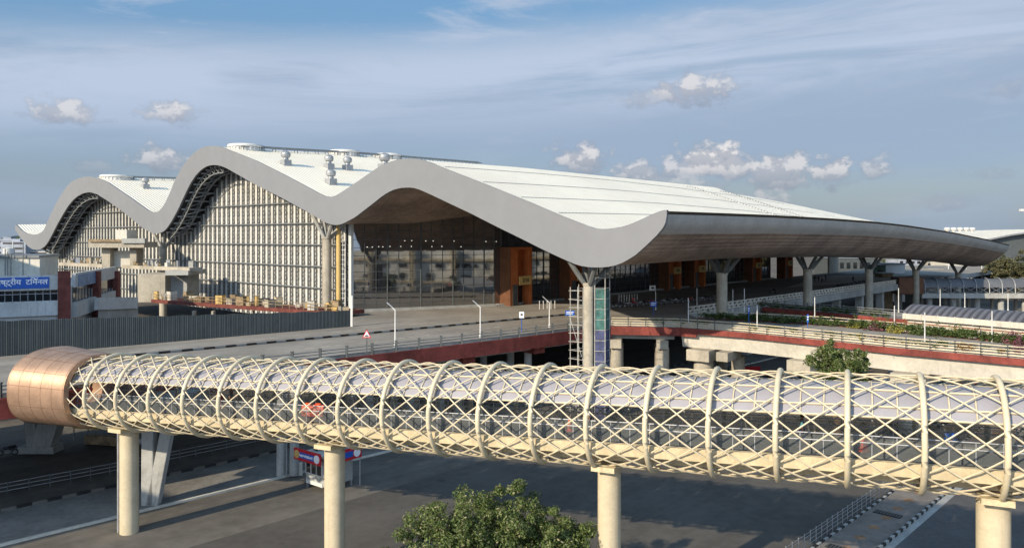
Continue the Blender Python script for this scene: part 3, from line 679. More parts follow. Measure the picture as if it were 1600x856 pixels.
def sweepx(name, sec, m, x0=xs[0], x1=xs[-1], zoff=True):
    s_ = MB(); n = len(sec); st = [x for x in np.linspace(x0, x1, 23)]
    s_.add([(x, y, zc(x)+z) for x in st for y, z in sec], [(i*n+k, i*n+(k+1) % n, (i+1)*n+(k+1) % n, (i+1)*n+k) for i in range(len(st)-1) for k in range(n)]+[tuple(range(n-1, -1, -1)), tuple((len(st)-1)*n+k for k in range(n))])
    return s_.build(name, m, br)
sweepx('floor', [(-1.75, -1.10), (1.75, -1.10), (1.75, -1.0), (-1.75, -1.0)], stripes(mat('bridge_floor', (.09, .095, .095), .6, var=.2, scale=.6), 0, 1.05, .01, darken=.5, duty=.06))
sweepx('edge_girder', [(-1.98, -1.62), (-1.78, -1.62), (-1.78, -.98), (-2.08, -.98)], cream)
sweepx('edge_girder', [(1.78, -1.62), (1.98, -1.62), (2.08, -.98), (1.78, -.98)], cream)
sweepx('floor_box', [(-.5, -2.3), (.5, -2.3), (.6, -1.5), (1.76, -1.35), (1.76, -1.11), (-1.76, -1.11), (-1.76, -1.35), (-.6, -1.5)], cream)
for y in (-1.66, 1.66):
    s_ = MB()
    for zz in (.08, -.25): s_.tube([(x, y, zc(x)+zz) for x in np.linspace(xs[0], xs[-1], 23)], .035, 6)
    for x in np.arange(xs[0], xs[-1], SP/3): s_.bar((x, y, zc(x)-1.0), (x, y, zc(x)+.1), .04)
    s_.build('handrail', galv, br)
    s_ = MB(); st = np.arange(xs[0], xs[-1], SP/2)
    for x in st: s_.quad((x+.04, y, zc(x)-.95), (x+SP/2-.04, y, zc(x+SP/2)-.95), (x+SP/2-.04, y, zc(x+SP/2)+0.), (x+.04, y, zc(x)+0.))
    s_.build('balustrade', glass_rail, br)
for k in rings[:-1]:
    s_ = MB(); s_.bar((k*SP, -1.75, zc(k*SP)-2.0), (k*SP, 1.75, zc(k*SP)-2.0), .18); s_.bar((k*SP, -1.75, zc(k*SP)-2.1), (k*SP, -1.75, zc(k*SP)-1.6), .2); s_.build('ring_seat', cream, br)
def s_at(u):                                            # bridge coordinate seen at column u
    k = (u-800)/F; return (k*W1.y-W1.x)/(wd.x-k*wd.y)
for u, r_ in ((202, .66), (523, .66), (952, .64), (1552, .70)):
    s = s_at(u); s_ = MB(); s_.lathe((s, 0, 0), [(r_, 0), (r_, zc(s)-3.1), (r_*.93, zc(s)-3.08), (r_*.93, zc(s)-2.98), (r_*1.02, zc(s)-2.96), (r_*1.02, zc(s)-2.72)], 32)
    co = s_.build('column', mat('column_paint_%d' % u, (.47, .40, .275), .75, var=.1, scale=.8, bump=.12, bscale=12, streak=.25, grain=.1), br, smooth=True)
    s_ = MB(); s_.box((s, 0, zc(s)-2.62), (1.3, 2.6, .28)); s_.build('bearing', cream, co)
    if u == 202:
        s_ = MB(); s_.tube([(s-.72, -.35, 0), (s-.72, -.35, zc(s)-3.0), (s-.4, -.8, zc(s)-2.5)], .09, 8); s_.tube([(s-.78, -.1, 0), (s-.78, -.1, zc(s)-2.8)], .05, 6); s_.build('downpipe', galv, co)
# copper portal: wide flared shell at the far left end
x1_ = -16.6*SP; L_ = 5.2
s_ = MB(); NS = 30
def shell(x, ph):
    t = (x1_-x)/L_; ry = 2.95+t*.7; rz = 2.72+t*.2
    c, s2 = math.cos(ph), math.sin(ph)
    e = .82
    return Vector((x, ry*math.copysign(abs(c)**e, c), zc(x1_)+rz*math.copysign(abs(s2)**e, s2)+t*.1))
xs2 = np.linspace(x1_, x1_-L_, 9)
s_.add([shell(x, 2*math.pi*j/48) for x in xs2 for j in range(48)], [(i*48+j, i*48+(j+1) % 48, (i+1)*48+(j+1) % 48, (i+1)*48+j) for i in range(8) for j in range(48)])
inn = [shell(x, 2*math.pi*j/48) for x in xs2 for j in range(48)]
cz = zc(x1_)
s_.add([Vector((p.x, p.y*.86, cz+(p.z-cz)*.86)) for p in inn], [(i*48+(j+1) % 48, i*48+j, (i+1)*48+j, (i+1)*48+(j+1) % 48) for i in range(8) for j in range(48)])
for xx in (x1_, x1_-L_):
    o_ = [shell(xx, 2*math.pi*j/48) for j in range(48)]
    s_.add(o_+[Vector((p.x, p.y*.86, cz+(p.z-cz)*.86)) for p in o_], [(j, (j+1) % 48, 48+(j+1) % 48, 48+j) for j in range(48)])
s_.build('copper_portal', copper, br, smooth=True)
s_ = MB()
for x in np.linspace(x1_-.1, x1_-L_+.1, 6): s_.tube([shell(x, 2*math.pi*j/48)*1.0+Vector((0, 0, 0)) for j in range(48)], .012, 4, True)
for ph in (R(150), R(172), R(195), R(218), R(125), R(100)): s_.tube([shell(x, ph) for x in xs2], .012, 4)
s_.build('copper_seams', brown_clad, br)
# ------------------------------------------------------------------ sheet fence on the elevated road
fe = empty('sheet_fence', (FW0.x, FW0.y, ZD), 0, 'long dark corrugated sheet hoarding beside the elevated road', 'fence')
fl = MB(); fpL = FW0-fd*14; n_ = 260; Lf = (FW1-fpL).length; fm = Vector((-fd.y, fd.x, 0))
def ftop(t): return 13.75+(11.72-13.75)*t
vs = []
for i in range(n_*4+1):
    t = i/(n_*4); p = fpL+(FW1-fpL)*t; o = (0, .03, .03, 0)[i % 4]; j = .05*math.sin(i//4*12.9898)
    vs += [p+fm*o, Vector((p.x, p.y, ftop(t)+j))+fm*o]
fl.add(vs, [(2*i, 2*i+2, 2*i+3, 2*i+1) for i in range(n_*4)]); kid(fl.build('sheeting', fence_m), fe)
s_ = MB()
for zz in (.5, 1.6): s_.bar(fpL+fm*.12+Vector((0, 0, zz)), FW1+fm*.12+Vector((0, 0, zz)), .08)
kid(s_.build('back_rail', steel_grey), fe)
s_ = MB(); s_.bar(FW1+fd*.15, FW1+fd*.15+Vector((0, 0, 4.3)), .3); kid(s_.build('end_post', white_steel), fe)

# ------------------------------------------------------------------ left office building with the blue sign
YB = 104.0
cb = px(104, 495, YB); bx0 = px(-80, 495, YB*.94).x
bd = empty('office_building', (cb.x, cb.y, 0), 0, 'white banded two storey office with blue Hindi sign and dark red pilasters', 'building')
def fz(v, u=50): return z_of(v, YB*(.985 if u < 60 else 1))
fdir = (Vector((cb.x, cb.y, 0))-Vector((px(0, 495, YB*.965).x, YB*.965, 0))).normalized(); fnn = Vector((fdir.y, -fdir.x, 0))   # outward = towards camera
cpt = Vector((cb.x, cb.y, 0)); sdv = Vector((px(213, 480, 150).x-cb.x, 150-cb.y, 0)); SL = sdv.length*.62; sdv.normalize(); snn = Vector((sdv.y, -sdv.x, 0))
FLN = 46
def face(o, d, n, x0, x1, z0, z1, dep, m_, name, par=None):
    s_ = MB(); a_ = o+d*x0; b_ = o+d*x1; c = (a_+b_)/2+n*dep/2; s_.box((c.x, c.y, (z0+z1)/2), ((b_-a_).length, abs(dep), z1-z0), math.atan2(d.y, d.x)); return kid(s_.build(name, m_), par or bd)
white_dirty = mat('weathered_white', (.50, .50, .48), .85, var=.12, scale=.3, streak=.6)
ZT = [fz(493), fz(474), fz(470), fz(453), fz(430)]
s_ = MB(); pts = [cpt-fdir*FLN, cpt, cpt+sdv*SL, cpt+sdv*SL-fdir*30, cpt-fdir*FLN+Vector((0, 30, 0))]
s_.prism([(p.x, p.y) for p in pts], 0, ZT[4]-1.7); kid(s_.build('wall', white_dirty), bd)
z0_ = px(150, 484, 113); z1_ = px(213, 464, 122); s_ = MB(); s_.bar((z0_.x, 113, (z0_.z+z_of(465, 113))/2), (px(213, 480, 124).x, 124, (z_of(482, 124)+z_of(464, 124))/2), .5, 1.8); kid(s_.build('annex_band', white_dirty), bd)
s_ = MB(); s_.prism([(z0_.x, 113.6), (px(213, 480, 124).x, 124.6), (px(213, 480, 124).x-8, 132), (z0_.x-2, 124)], 0, z_of(466, 120)-.6); kid(s_.build('annex_wall', conc_grey), bd)
face(cpt, fdir, fnn, -FLN, -.6, ZT[0], ZT[1]+.15, .5, white_dirty, 'white_band'); face(cpt, fdir, fnn, -FLN, -.6, ZT[1]+.16, ZT[2], .25, white_dirty, 'sill_band')
face(cpt, fdir, fnn, -FLN, -.6, ZT[3], ZT[4], .5, white_dirty, 'parapet_band')
wn_ = face(cpt, fdir, fnn, -FLN, -1.0, ZT[2]+.01, ZT[3]-.01, .1, glass_win, 'window_strip')
s_ = MB(); 
for k in range(int(FLN/.85)):
    p = cpt-fdir*(1+.85*k)+fnn*.13; s_.bar((p.x, p.y, ZT[2]), (p.x, p.y, ZT[3]), .09)
a_ = cpt-fdir*FLN+fnn*.14; b_ = cpt-fdir+fnn*.14; s_.bar((a_.x, a_.y, ZT[3]-.5), (b_.x, b_.y, ZT[3]-.5), .08); o = s_.build('window_frame', galv); kid(o, bd)
face(cpt, fdir, fnn, -1.0, .5, 0, fz(424), .9, brick_red, 'pilaster')
sx_ = cpt-fdir*2.6
sg = face(cpt, fdir, fnn, -14.5, -2.0, fz(450.5)+.05, fz(432)-.05, .62, blue_sign, 'sign_board')
R0 = Matrix.Translation((0, 0, 0))
def wall_mtx(p, d, z): return Matrix.Translation((p.x, p.y, z)) @ Matrix.Rotation(math.atan2(d.y, d.x), 4, 'Z') @ Matrix.Rotation(R(90), 4, 'X')
tp = cpt-fdir*2.15+fnn*.66
kid(text_mesh('lettering', 'अण्णा अंतरराष्ट्रीय टर्मिनल', 1.02, white_sign, None, wall_mtx(tp, fdir, (fz(450.5)+fz(432))/2), .01, .012, 'RIGHT'), sg) if False else None
o = text_mesh('lettering', 'अण्णा  अंतरराष्ट्रीय  टिमॅनल', .95, white_sign, None, wall_mtx(tp, fdir, (fz(450.5)+fz(432))/2+.1), .01, .014, 'RIGHT'); o.parent = sg
# right-hand side of the office
def sz(v, x): p = cpt+sdv*x; return z_of(v, p.y)
def sx(u): k = (u-800)/F; return (k*cpt.y-cpt.x)/(sdv.x-k*sdv.y)
def sface(u0, u1, v0, v1, m_, name, dep=.4, v0b=None):
    x0, x1 = sx(u0), sx(u1); a_ = cpt+sdv*x0; b_ = cpt+sdv*x1; s_ = MB(); z0, z1 = z_of(v1, a_.y), z_of(v0, a_.y)
    c = (a_+b_)/2+snn*dep/2; s_.box((c.x, c.y, (z0+z1)/2), ((b_-a_).length, dep, z1-z0), math.atan2(sdv.y, sdv.x)); return kid(s_.build(name, m_), bd)
sface(113, 178, 427, 449, white_dirty, 'side_band'); s2 = sface(117, 145, 429.5, 448, mat('faded_blue_sign', (.16, .26, .42), .5, var=.3, scale=.8), 'side_sign', .5)
w2 = sface(113, 178, 449.3, 472, glass_win, 'side_window', .1)
sface(113, 180, 472.3, 496, white_dirty, 'side_lower_band', .6)
for u in (146, 177): sface(u-2.2, u+2.2, 424, 500, brick_red, 'side_pilaster', .9)
s_ = MB()
for u in np.arange(118, 176, 4.6): p = cpt+sdv*sx(u)+snn*.2; s_.bar((p.x, p.y, sz(470, sx(u))), (p.x, p.y, sz(450, sx(u))), .12)
kid(s_.build('side_frame', galv), bd)
zz0 = zb2 = None
# rooftop plant block, sunlit face and shaded side
rb_ = MB(); a0 = px(-30, 430, 112); a1 = px(62, 430, 112); a2 = px(91, 430, 124); a3 = a2+(a0-a1)
rb_.prism([(a0.x, a0.y), (a1.x, a1.y), (a2.x, a2.y), (a3.x, a3.y)], 14, z_of(403, 112)); kid(rb_.build('plant_room', conc_white), bd)
rb_ = MB(); rb_.prism([(a0.x-.2, a0.y-.2), (a1.x+.1, a1.y-.3), (a2.x+.3, a2.y), (a3.x, a3.y+.2)], z_of(403, 112)+.002, z_of(403, 112)+.35); kid(rb_.build('plant_roof', steel_grey), bd)
for u in (8, 12, 36, 17):
    p = px(u, 403, 111.4); rb_ = MB(); rb_.cyl((p.x, p.y, 14), (p.x, p.y, p.z+random.uniform(.5, 3)), .07, n=6); kid(rb_.build('vent_pipe', steel_grey), bd)
p = px(20, 392, 118); s_ = MB(); s_.cyl((p.x, p.y, 19), (p.x, p.y, p.z+1.5), .08, n=6); s_.lathe((p.x-.6, p.y, p.z-.7), [(.1, 0), (.8, .25), (.8, 1.1), (.1, 1.3)], 14); kid(s_.build('antenna', white_steel, smooth=True), bd)

# ------------------------------------------------------------------ unfinished concrete works before the lattice wall
cw = empty('concrete_works', (px(215, 480, 150).x, 150, 0), 0, 'unfinished concrete slabs and cores at the foot of the lattice wall', 'construction')
def zb(u0, u1, v0, v1, Y, dep, m_=conc, name='concrete_block', rz=None):
    p, q = px(u0, v1, Y), px(u1, v0, Y); s_ = MB(); s_.box(((p.x+q.x)/2, Y+dep/2, (p.z+q.z)/2), (q.x-p.x, dep, q.z-p.z), rz or 0); return kid(s_.build(name, m_), cw)
zb(215, 258, 428, 472, 147, 9, conc, 'core_wall'); zb(258.2, 292, 430, 470, 149.5, 6, conc_grey, 'core_wall')
zb(258, 294, 423, 430, 146, 9, conc_grey, 'roof_slab'); 
def slab(pts, z0, z1, m_, name): s_ = MB(); s_.prism([(p.x, p.y) for p in pts], z0, z1); return kid(s_.build(name, m_), cw)
s0, s1 = px(92, 413, 178), px(296, 423, 147); zs = 16.1
slab([s0, s1, s1+A*2.6, s0+A*2.6], zs-.7, zs, conc, 'upper_slab')
s0, s1 = px(236, 462, 142), px(520, 498, 118)
slab([s0, s1, s1+A*6, s0+A*6], 9.9, 10.5, brick_red, 'lower_slab')
s_ = MB()
for t in np.linspace(0, 1, 30): p = s0+(s1-s0)*t; s_.bar((p.x, p.y, 10.5), (p.x, p.y, 11.6), .07)
for zz in (11.1, 11.6): s_.bar((s0.x, s0.y, zz), (s1.x, s1.y, zz), .07)
kid(s_.build('edge_railing', wood_m), cw)
zb(159, 172, 384, 418, 160, 3, conc, 'stub_column'); zb(203, 213, 386, 418, 160, 3, conc, 'stub_column'); zb(165, 205, 392, 417.5, 161.5, 2, conc_white, 'blockwork')
zb(138, 225, 378, 387, 158, 6, conc, 'landing_slab'); zb(190, 226, 372.5, 380, 157.5, 1, conc_grey, 'parapet_block'); zb(180, 198, 359, 376, 161, 4, conc_white, 'lift_core')
zb(138, 190, 374, 378, 157.6, .2, wood_m, 'formwork')
for u in (330, 392, 450, 300): zb(u, u+3, 486, 500, 128, 1, conc, 'stub_column')
# construction debris: boards, drums and crates lying on the slabs
rr_ = random.Random(4); cnt = 0
crate_src = None
def crate(p, w, h, m_, kind_):
    s_ = MB(); s_.box((0, 0, h/2), (w, w*.8, h)); s_.box((0, 0, h*.5), (w*1.06, w*.86, h*.14)); s_.box((0, 0, h*.95), (w*1.06, w*.86, h*.1))
    o = s_.build(kind_, m_); o.location = p; o.rotation_euler.z = rr_.uniform(0, 3); return o
for i in range(40):
    t = rr_.random(); p = s0+(s1-s0)*t+A*rr_.uniform(.6, 3.5); p.z = 10.5
    o = crate(p, rr_.uniform(.5, 1.5), rr_.uniform(.5, 1.7), rr_.choice([wood_m, conc_white, yellow_sign, conc, cream]), 'building_crate')
    tag(o, 'crate of building material stacked on the red slab before the lattice wall', 'crate', 'crates on the unfinished slab')
q0_, q1_ = px(92, 413, 178), px(296, 423, 147)
for i in range(46):
    p = q0_+(q1_-q0_)*rr_.random()+A*rr_.uniform(.3, 3); p.z = zs
    o = crate(p, rr_.uniform(.3, 1.1), rr_.uniform(.3, 1.3), rr_.choice([wood_m, conc_white, galv, conc]), 'rubble_crate')
    tag(o, 'small crate or block lying on the upper concrete slab of the works', 'crate', 'crates on the upper slab')

# ------------------------------------------------------------------ railings, posts, signs on the elevated road
def railing(name, path, label, h, rails, post_gap, m_, post_m=None, r=.035, pr=.05, off=0., blocks=None, kerb=None):
    t_ = empty(name, path[0], 0, label, 'railing'); L = [0]
    for p, q in zip(path[:-1], path[1:]): L.append(L[-1]+(q-p).length)
    def at(s):
        for i in range(len(path)-1):
            if s <= L[i+1]+1e-6: return path[i]+(path[i+1]-path[i])*((s-L[i])/(L[i+1]-L[i]))
    s_ = MB()
    for hh in rails: s_.tube([p+Vector((0, 0, hh)) for p in path], r, 6)
    kid(s_.build('rails', m_), t_)
    s_ = MB(); n = int(L[-1]/post_gap)
    for k in range(n+1):
        p = at(k*post_gap); s_.bar(p, p+Vector((0, 0, h)), pr*2); s_.bar(p+Vector((0, 0, h)), p+Vector((0, 0, h+.08)), pr*2.8)
    o = kid(s_.build('posts', post_m or m_), t_); o['kind'] = 'stuff'
    return t_, at, L[-1]
redge = [p+Vector((-.1, .15, 0)) for p in main_edge]
railing('road_railing', redge[1:], 'dark steel railing with square posts on the near edge of the elevated road', 1.25, (.45, .75, 1.05), 3.0, steel_grey, steel_dark, .05, .11)
s_ = MB(); s_.sweep([p+Vector((-.45, .5, 0)) for p in main_edge[1:]], [(-.2, 0), (.2, 0), (.2, .38), (-.2, .38)]); s_.build('road_kerb', conc_grey, kind='structure')
rn1 = [p+Vector((-.05, .12, 0)) for p in Rn]
railing('ramp_railing', rn1, 'cream steel railing on the near edge of the red edged ramp', 1.3, (.3, .6, .9, 1.25), 2.4, cream_steel, steel_dark, .055, .06)
s_ = MB(); s_.sweep([p+Vector((.15, .8, 0)) for p in Rn], [(-.3, 0), (.3, 0), (.3, .75), (-.3, .75)]); s_.build('planter_wall', conc_white, kind=None, label='low white planter wall running behind the near ramp railing', cat='planter')
rf1 = [p+Vector((0, -.1, 0)) for p in Rf]
railing('ramp_railing', rf1, 'cream steel railing on the far side of the planted ramp', 1.2, (.4, .8, 1.2), 2.4, cream_steel, steel_grey, .05, .05)
railing('ramp_railing', S2n, 'grey railing on top of the shaded back ramp', 1.4, (.6, .95, 1.3), 2.2, galv, steel_dark, .05, .05)
# white crossed barrier along the deck edge beneath the canopy
wb = empty('crossed_barrier', E1, 0, 'white concrete barrier with slanted openings along the road edge under the canopy', 'barrier')
s_ = MB(); d_ = (E3-E1).normalized(); Lb = (E3-E1).length
for zz in (.12, .62, 1.15): s_.bar(E1+Vector((0, 0, zz)), E3+Vector((0, 0, zz)), .22)
x = 0
while x < Lb-2:
    s_.bar(E1+d_*x+Vector((0, 0, .1)), E1+d_*(x+1.3)+Vector((0, 0, 1.1)), .2); s_.bar(E1+d_*(x+1.5), E1+d_*(x+1.5)+Vector((0, 0, 1.2)), .2); x += 1.7
o = kid(s_.build('barrier_bars', conc_white), wb)

def lamp_post(u, vb, vt, label, arm=True, z=ZD, m_=white_steel, r=.09, adir=-1):
    p = gp(u, vb, z) if z is not None else None; h = (vb-vt)/F*p.y
    t_ = empty('lamp_post', p, 0, label, 'lamp post', 'pale lamp posts and poles along the roads')
    s_ = MB(); s_.cyl((0, 0, 0), (0, 0, h-.2), r*1.15, r*.8, 8); s_.cyl((0, 0, 0), (0, 0, .35), r*1.9, r*1.6, 8); s_.build('pole', m_, t_, smooth=True)
    if arm:
        s_ = MB(); s_.bar((0, 0, h-.25), (adir*.55, .1, h+.25), .1); s_.build('arm', m_, t_)
        s_ = MB(); s_.bar((adir*.35, .1, h+.1), (adir*.95, .15, h+.62), .28, .1); s_.build('lamp_head', galv, t_)
    return t_
lamp_post(617.5, 543, 481, 'white street lamp between the warning triangle and the glazed corner')
lamp_post(750.5, 527, 477, 'white street lamp before the middle of the dark glazing')
lamp_post(858.5, 511, 470, 'white street lamp left of the scaffolded column')
for u, vb, vt, lb in ((1075.5, 512, 463, 'plain pale pole at the start of the planted ramp'), (1089, 486, 448, 'pale lamp post behind the parked motorcycles'), (1145, 487, 450, 'lamp post just right of the second roof column'),
        (1163, 497, 449, 'plain pole on the far ramp railing beside the second roof column'), (1183, 521, 474, 'bright pole on the near ramp railing left of the leafy tree'), (1273, 507, 462, 'pole right beside the third roof column'),
        (1397.5, 517, 475, 'bright pole left of the curved roof shelter'), (1404, 488, 448, 'grey pole beyond the back ramp railing'), (1445, 543, 485, 'tall pole before the left half of the curved roof shelter'),
        (1550, 534, 483, 'tall pole before the right half of the curved roof shelter'), (1469, 480, 450, 'pole behind the shelter, before the back footbridge'), (1507.5, 482, 456, 'second pole behind the shelter roof'), (1575, 486, 456, 'rightmost pole behind the shelter roof'),
        (1024.5, 484, 454, 'pale pole beside the small blue sign near the motorcycles')):
    lamp_post(u, vb, vt, lb, arm=False, r=.07)
for u, vb, vt in ((1482, 430, 413), (1534, 432, 415), (1549, 432, 414), (1561, 432, 414), (1510, 431, 416)):
    p = px(u, vb, 300); s_ = MB(); s_.cyl((p.x, p.y, 0), (p.x, p.y, z_of(vt, 300)), .22, .14, 6); s_.build('far_pole', white_steel, label='far white pole of the car park beyond the canopy tip', cat='pole', group='far white poles beyond the canopy tip')
# traffic signs
def sign(name, u, vb, vt, w, h, m_, label, shape='rect', post=steel_dark, z=ZD, txt=None):
    p = gp(u, vb, z); Y = p.y; t_ = empty(name, p, math.atan2(-p.x, p.y)*.6, label, 'road sign'); H = (vb-vt)/F*Y
    s_ = MB(); s_.cyl((0, 0, 0), (0, 0, H), .05, n=8); s_.build('post', post, t_)
    if shape == 'tri':
        def tri(k, y0, y1): c = H-h*.62; return [(-w/2*k, y0, c-h*.38*k), (w/2*k, y0, c-h*.38*k), (0, y0, c+h*.62*k), (-w/2*k, y1, c-h*.38*k), (w/2*k, y1, c-h*.38*k), (0, y1, c+h*.62*k)]
        F5 = [(0, 1, 2), (5, 4, 3), (0, 3, 4, 1), (1, 4, 5, 2), (2, 5, 3, 0)]
        s_ = MB(); s_.add(tri(1, -.09, -.06), F5); pl = s_.build('plate', red_sign, t_)
        s_ = MB(); s_.add(tri(.68, -.105, -.091), F5); s_.build('face', white_sign, pl)
        s_ = MB(); c = H-h*.72; s_.add([(x, -.12, c+zz) for x, zz in ((-.22*w, -.1*h), (.22*w, -.1*h), (.17*w, .02*h), (.06*w, .06*h), (-.06*w, .06*h), (-.17*w, .02*h))], [(0, 1, 2, 3, 4, 5)]); s_.build('hump_symbol', black_paint, pl)
    else:
        s_ = MB(); s_.box((0, -.08, H-h/2), (w, .05, h)); pl = s_.build('plate', m_, t_)
        s_ = MB()
        if txt == 'lines':
            s_.box((0, -.115, H-h*.32), (w*.8, .01, h*.14)); s_.box((-.05*w, -.115, H-h*.62), (w*.7, .01, h*.12))
        else:
            s_.box((0, -.115, H-h*.45), (w*.5, .01, h*.3)); s_.lathe((0, -.11, H-h*.8), [(w*.12, 0), (w*.12, .05)], 8)
        s_.build('symbol', white_sign if m_ is blue_sign else black_paint, pl)
sign('warning_sign', 573, 549, 514, 1.0, .95, None, 'red and white triangular speed hump warning sign by the road railing', 'tri')
sign('road_sign', 815, 519, 487, .62, .8, white_sign, 'small white square sign on a blue post by the road railing', post=blue_plastic)
sign('road_sign', 890.5, 511, 485, 1.25, .7, blue_sign, 'blue direction sign left of the scaffold around the column', txt='lines')
sign('road_sign', 1021, 494, 471, .95, .8, blue_sign, 'blue sign on a blue post near the row of motorcycles', post=blue_plastic, txt='lines')
for u, vb, vt in ((1170, 506, 478), (1262, 512, 491)): sign('road_sign', u, vb, vt, .22, 1.1, blue_sign, 'narrow blue post sign on the ramp %s' % ('behind the planted shrubs, left one' if u < 1200 else 'in front of the third roof column'), post=blue_plastic, txt='lines')
sign('notice_board', 1019.5, 462, 446, 1.3, 1.1, white_sign, 'white notice board before the dark glazing near the first paired portals')

# ------------------------------------------------------------------ scaffold round the near roof column
cpos = W(CR, bcol); Yc = cpos.y
scaf_m = mat('scaffold_pipe', (.42, .41, .37), .6, var=.25, scale=2)
sc = empty('scaffold_tower', (cpos.x, cpos.y, 0), 0, 'white pipe scaffold tower left of the near roof column', 'scaffold')
def sxp(u): return (u-800)/F*Yc-cpos.x
s_ = MB(); xs_ = [sxp(892), sxp(902), sxp(906), sxp(911)]; zt_ = z_of(445, Yc)
for x, y in ((xs_[0], .9), (xs_[1], -.7), (xs_[2], 1.6), (xs_[3], -.2)): s_.cyl((x, y, 0), (x, y, zt_-random.uniform(0, .6)), .055, n=6)
zz = 1.0
while zz < zt_-.3:
    s_.bar((xs_[0]-.2, .9, zz), (xs_[3]+.2, -.2, zz+random.uniform(-.1, .1)), .06); s_.bar((xs_[0], .9, zz+.05), (xs_[2], 1.6, zz), .05); s_.bar((xs_[1], -.7, zz+.4), (xs_[3], -.2, zz+.4), .05); zz += 1.03
s_.bar((xs_[0], .9, 2), (xs_[3], -.2, 6), .05); s_.bar((xs_[3], -.2, 7), (xs_[0], .9, 12), .05)
s_.build('pipes', scaf_m, sc)
sn = empty('netted_scaffold', (cpos.x, cpos.y, 0), 0, 'square scaffold tower wrapped in green netting above and blue sheet below', 'scaffold')
x0, x1 = sxp(928.5), sxp(953); xm = sxp(944); zc_ = z_of(514, Yc); zg = z_of(452, Yc)
s_ = MB(); s_.quad((x0, -.6, zc_), (xm, -.9, zc_), (xm, -.9, zg), (x0, -.6, zg+.2)); s_.quad((xm, -.9, zc_), (x1, .6, zc_), (x1, .6, zg), (xm, -.9, zg)); s_.quad((x1, .6, zc_), (x0, 1.2, zc_), (x0, 1.2, zg), (x1, .6, zg)); s_.build('green_netting', green_net, sn)
s_ = MB(); s_.quad((x0, -.6, 0), (xm, -.9, 0), (xm, -.9, zc_), (x0, -.6, zc_)); s_.quad((xm, -.9, 0), (x1, .6, 0), (x1, .6, zc_), (xm, -.9, zc_)); s_.quad((x1, .6, 0), (x0, 1.2, 0), (x0, 1.2, zc_), (x1, .6, zc_)); s_.build('blue_sheet', blue_net, sn)
s_ = MB()
for x, y in ((x0, -.65), (xm, -.97), (x1+.05, .6), (x0, 1.25)): s_.cyl((x, y, 0), (x, y, zg+2.4), .055, n=6)
zz = .8
while zz < zg+2.4:
    s_.bar((x0, -.68, zz), (xm, -1.0, zz), .055); s_.bar((xm, -1.0, zz), (x1+.07, .6, zz), .055); s_.bar((x0, 1.28, zz), (x1, .65, zz), .05); zz += 1.25
s_.build('pipes', scaf_m, sn)

# ------------------------------------------------------------------ off-frame blocks added to shade the left side; building mirrored in the glazing
SD = Vector((-sdir.x, -sdir.y, 0)).normalized(); SN = Vector((SD.y, -SD.x, 0))
def block(name, n, t, wn_, wt, h, label):
    c = SN*n+SD*t; b_ = empty(name, c, math.atan2(SD.y, SD.x), label, 'building')
    s_ = MB(); s_.box((0, 0, h/2), (wt, wn_, h)); s_.box((0, 0, h+.2), (wt+.6, wn_+.6, .4)); s_.build('wall', conc_grey, b_)
    s_ = MB()
    for zz in np.arange(2.2, h-1.5, 3.4):
        for k in range(int(wn_/3.4)): s_.box((wt/2+.02, -wn_/2+2+k*3.4, zz), (.1, 2.1, 1.6)); s_.box((-wt/2-.02, -wn_/2+2+k*3.4, zz), (.1, 2.1, 1.6))
    s_.build('windows', glass_win, b_)
block('shade_block', -84, -31, 40, 20, 22, 'unseen grey block added left of the view to shade the road')
block('shade_block', -124, -6, 30, 16, 31.5, 'tall unseen grey block added left of the view to shade the office with the blue sign')
cpk = empty('parking_building', (130, 105, 0), math.atan2(.894, .447), 'cream concrete parking building right of the view, mirrored in the glazing', 'building')
s_ = MB(); s_.box((0, -7, 8.5), (250, 12, 17)); s_.build('wall', white_dirty if False else mat('pale_render', (.78, .75, .66), .8, var=.3, scale=.12, streak=.5), cpk)
s_ = MB(); rq = random.Random(3)
for k in range(70):
    x_ = -122+k*3.5
    for zz in (3.4, 7.4, 11.4):
        if rq.random() < .5: s_.box((x_, -.9, zz), (rq.choice((1.2, 2.2, 3.1)), .5, rq.choice((.9, 1.6, 2.6))))
s_.build('openings', glass_win, cpk)
s_ = MB()
for k in range(16): s_.box((-122+k*16, .2, 8.8), (1.2, 1.5, 17.6))
s_.box((0, -.6, 13.6), (250, .9, .7)); s_.box((0, -.6, 5.4), (250, .9, .6)); s_.build('piers', cream, cpk)
# ------------------------------------------------------------------ foliage
def leaf_mat(name, c1, c2, c3=None):
    m = bpy.data.materials.new(name); m.use_nodes = True; t = NT(m.node_tree); b = t.n['Principled BSDF']
    ge = t.new('ShaderNodeNewGeometry'); tc = t.new('ShaderNodeTexCoord')
    r_ = ge.outputs['Random Per Island']; c = t.mix(r_, c1, c2)
    c = t.mix(t.smooth(t.noise(tc.outputs['Object'], 1.1, 4, .6), .35, .65), c, t.mix(1., c, (.55, .6, .5), 'MULTIPLY'))
    if c3: c = t.mix(t.m('GREATER_THAN', t.m('FRACT', t.m('MULTIPLY', r_, 7.3)), .86), c, c3)
    t.l.new(c, b.inputs['Base Color']); b.inputs['Roughness'].default_value = .55; b.inputs['Specular IOR Level'].default_value = .25
    tr = t.new('ShaderNodeBsdfTranslucent'); t.l.new(c, tr.inputs[0]); mx = t.new('ShaderNodeMixShader'); mx.inputs[0].default_value = .22
    out = [n for n in t.n if n.type == 'OUTPUT_MATERIAL'][0]; t.l.new(b.outputs[0], mx.inputs[1]); t.l.new(tr.outputs[0], mx.inputs[2]); t.l.new(mx.outputs[0], out.inputs[0]); return m
leafA = leaf_mat('leaves', (.075, .115, .03), (.17, .21, .07), (.25, .24, .13))
leafB = leaf_mat('shrub_leaves', (.05, .09, .025), (.13, .16, .05))
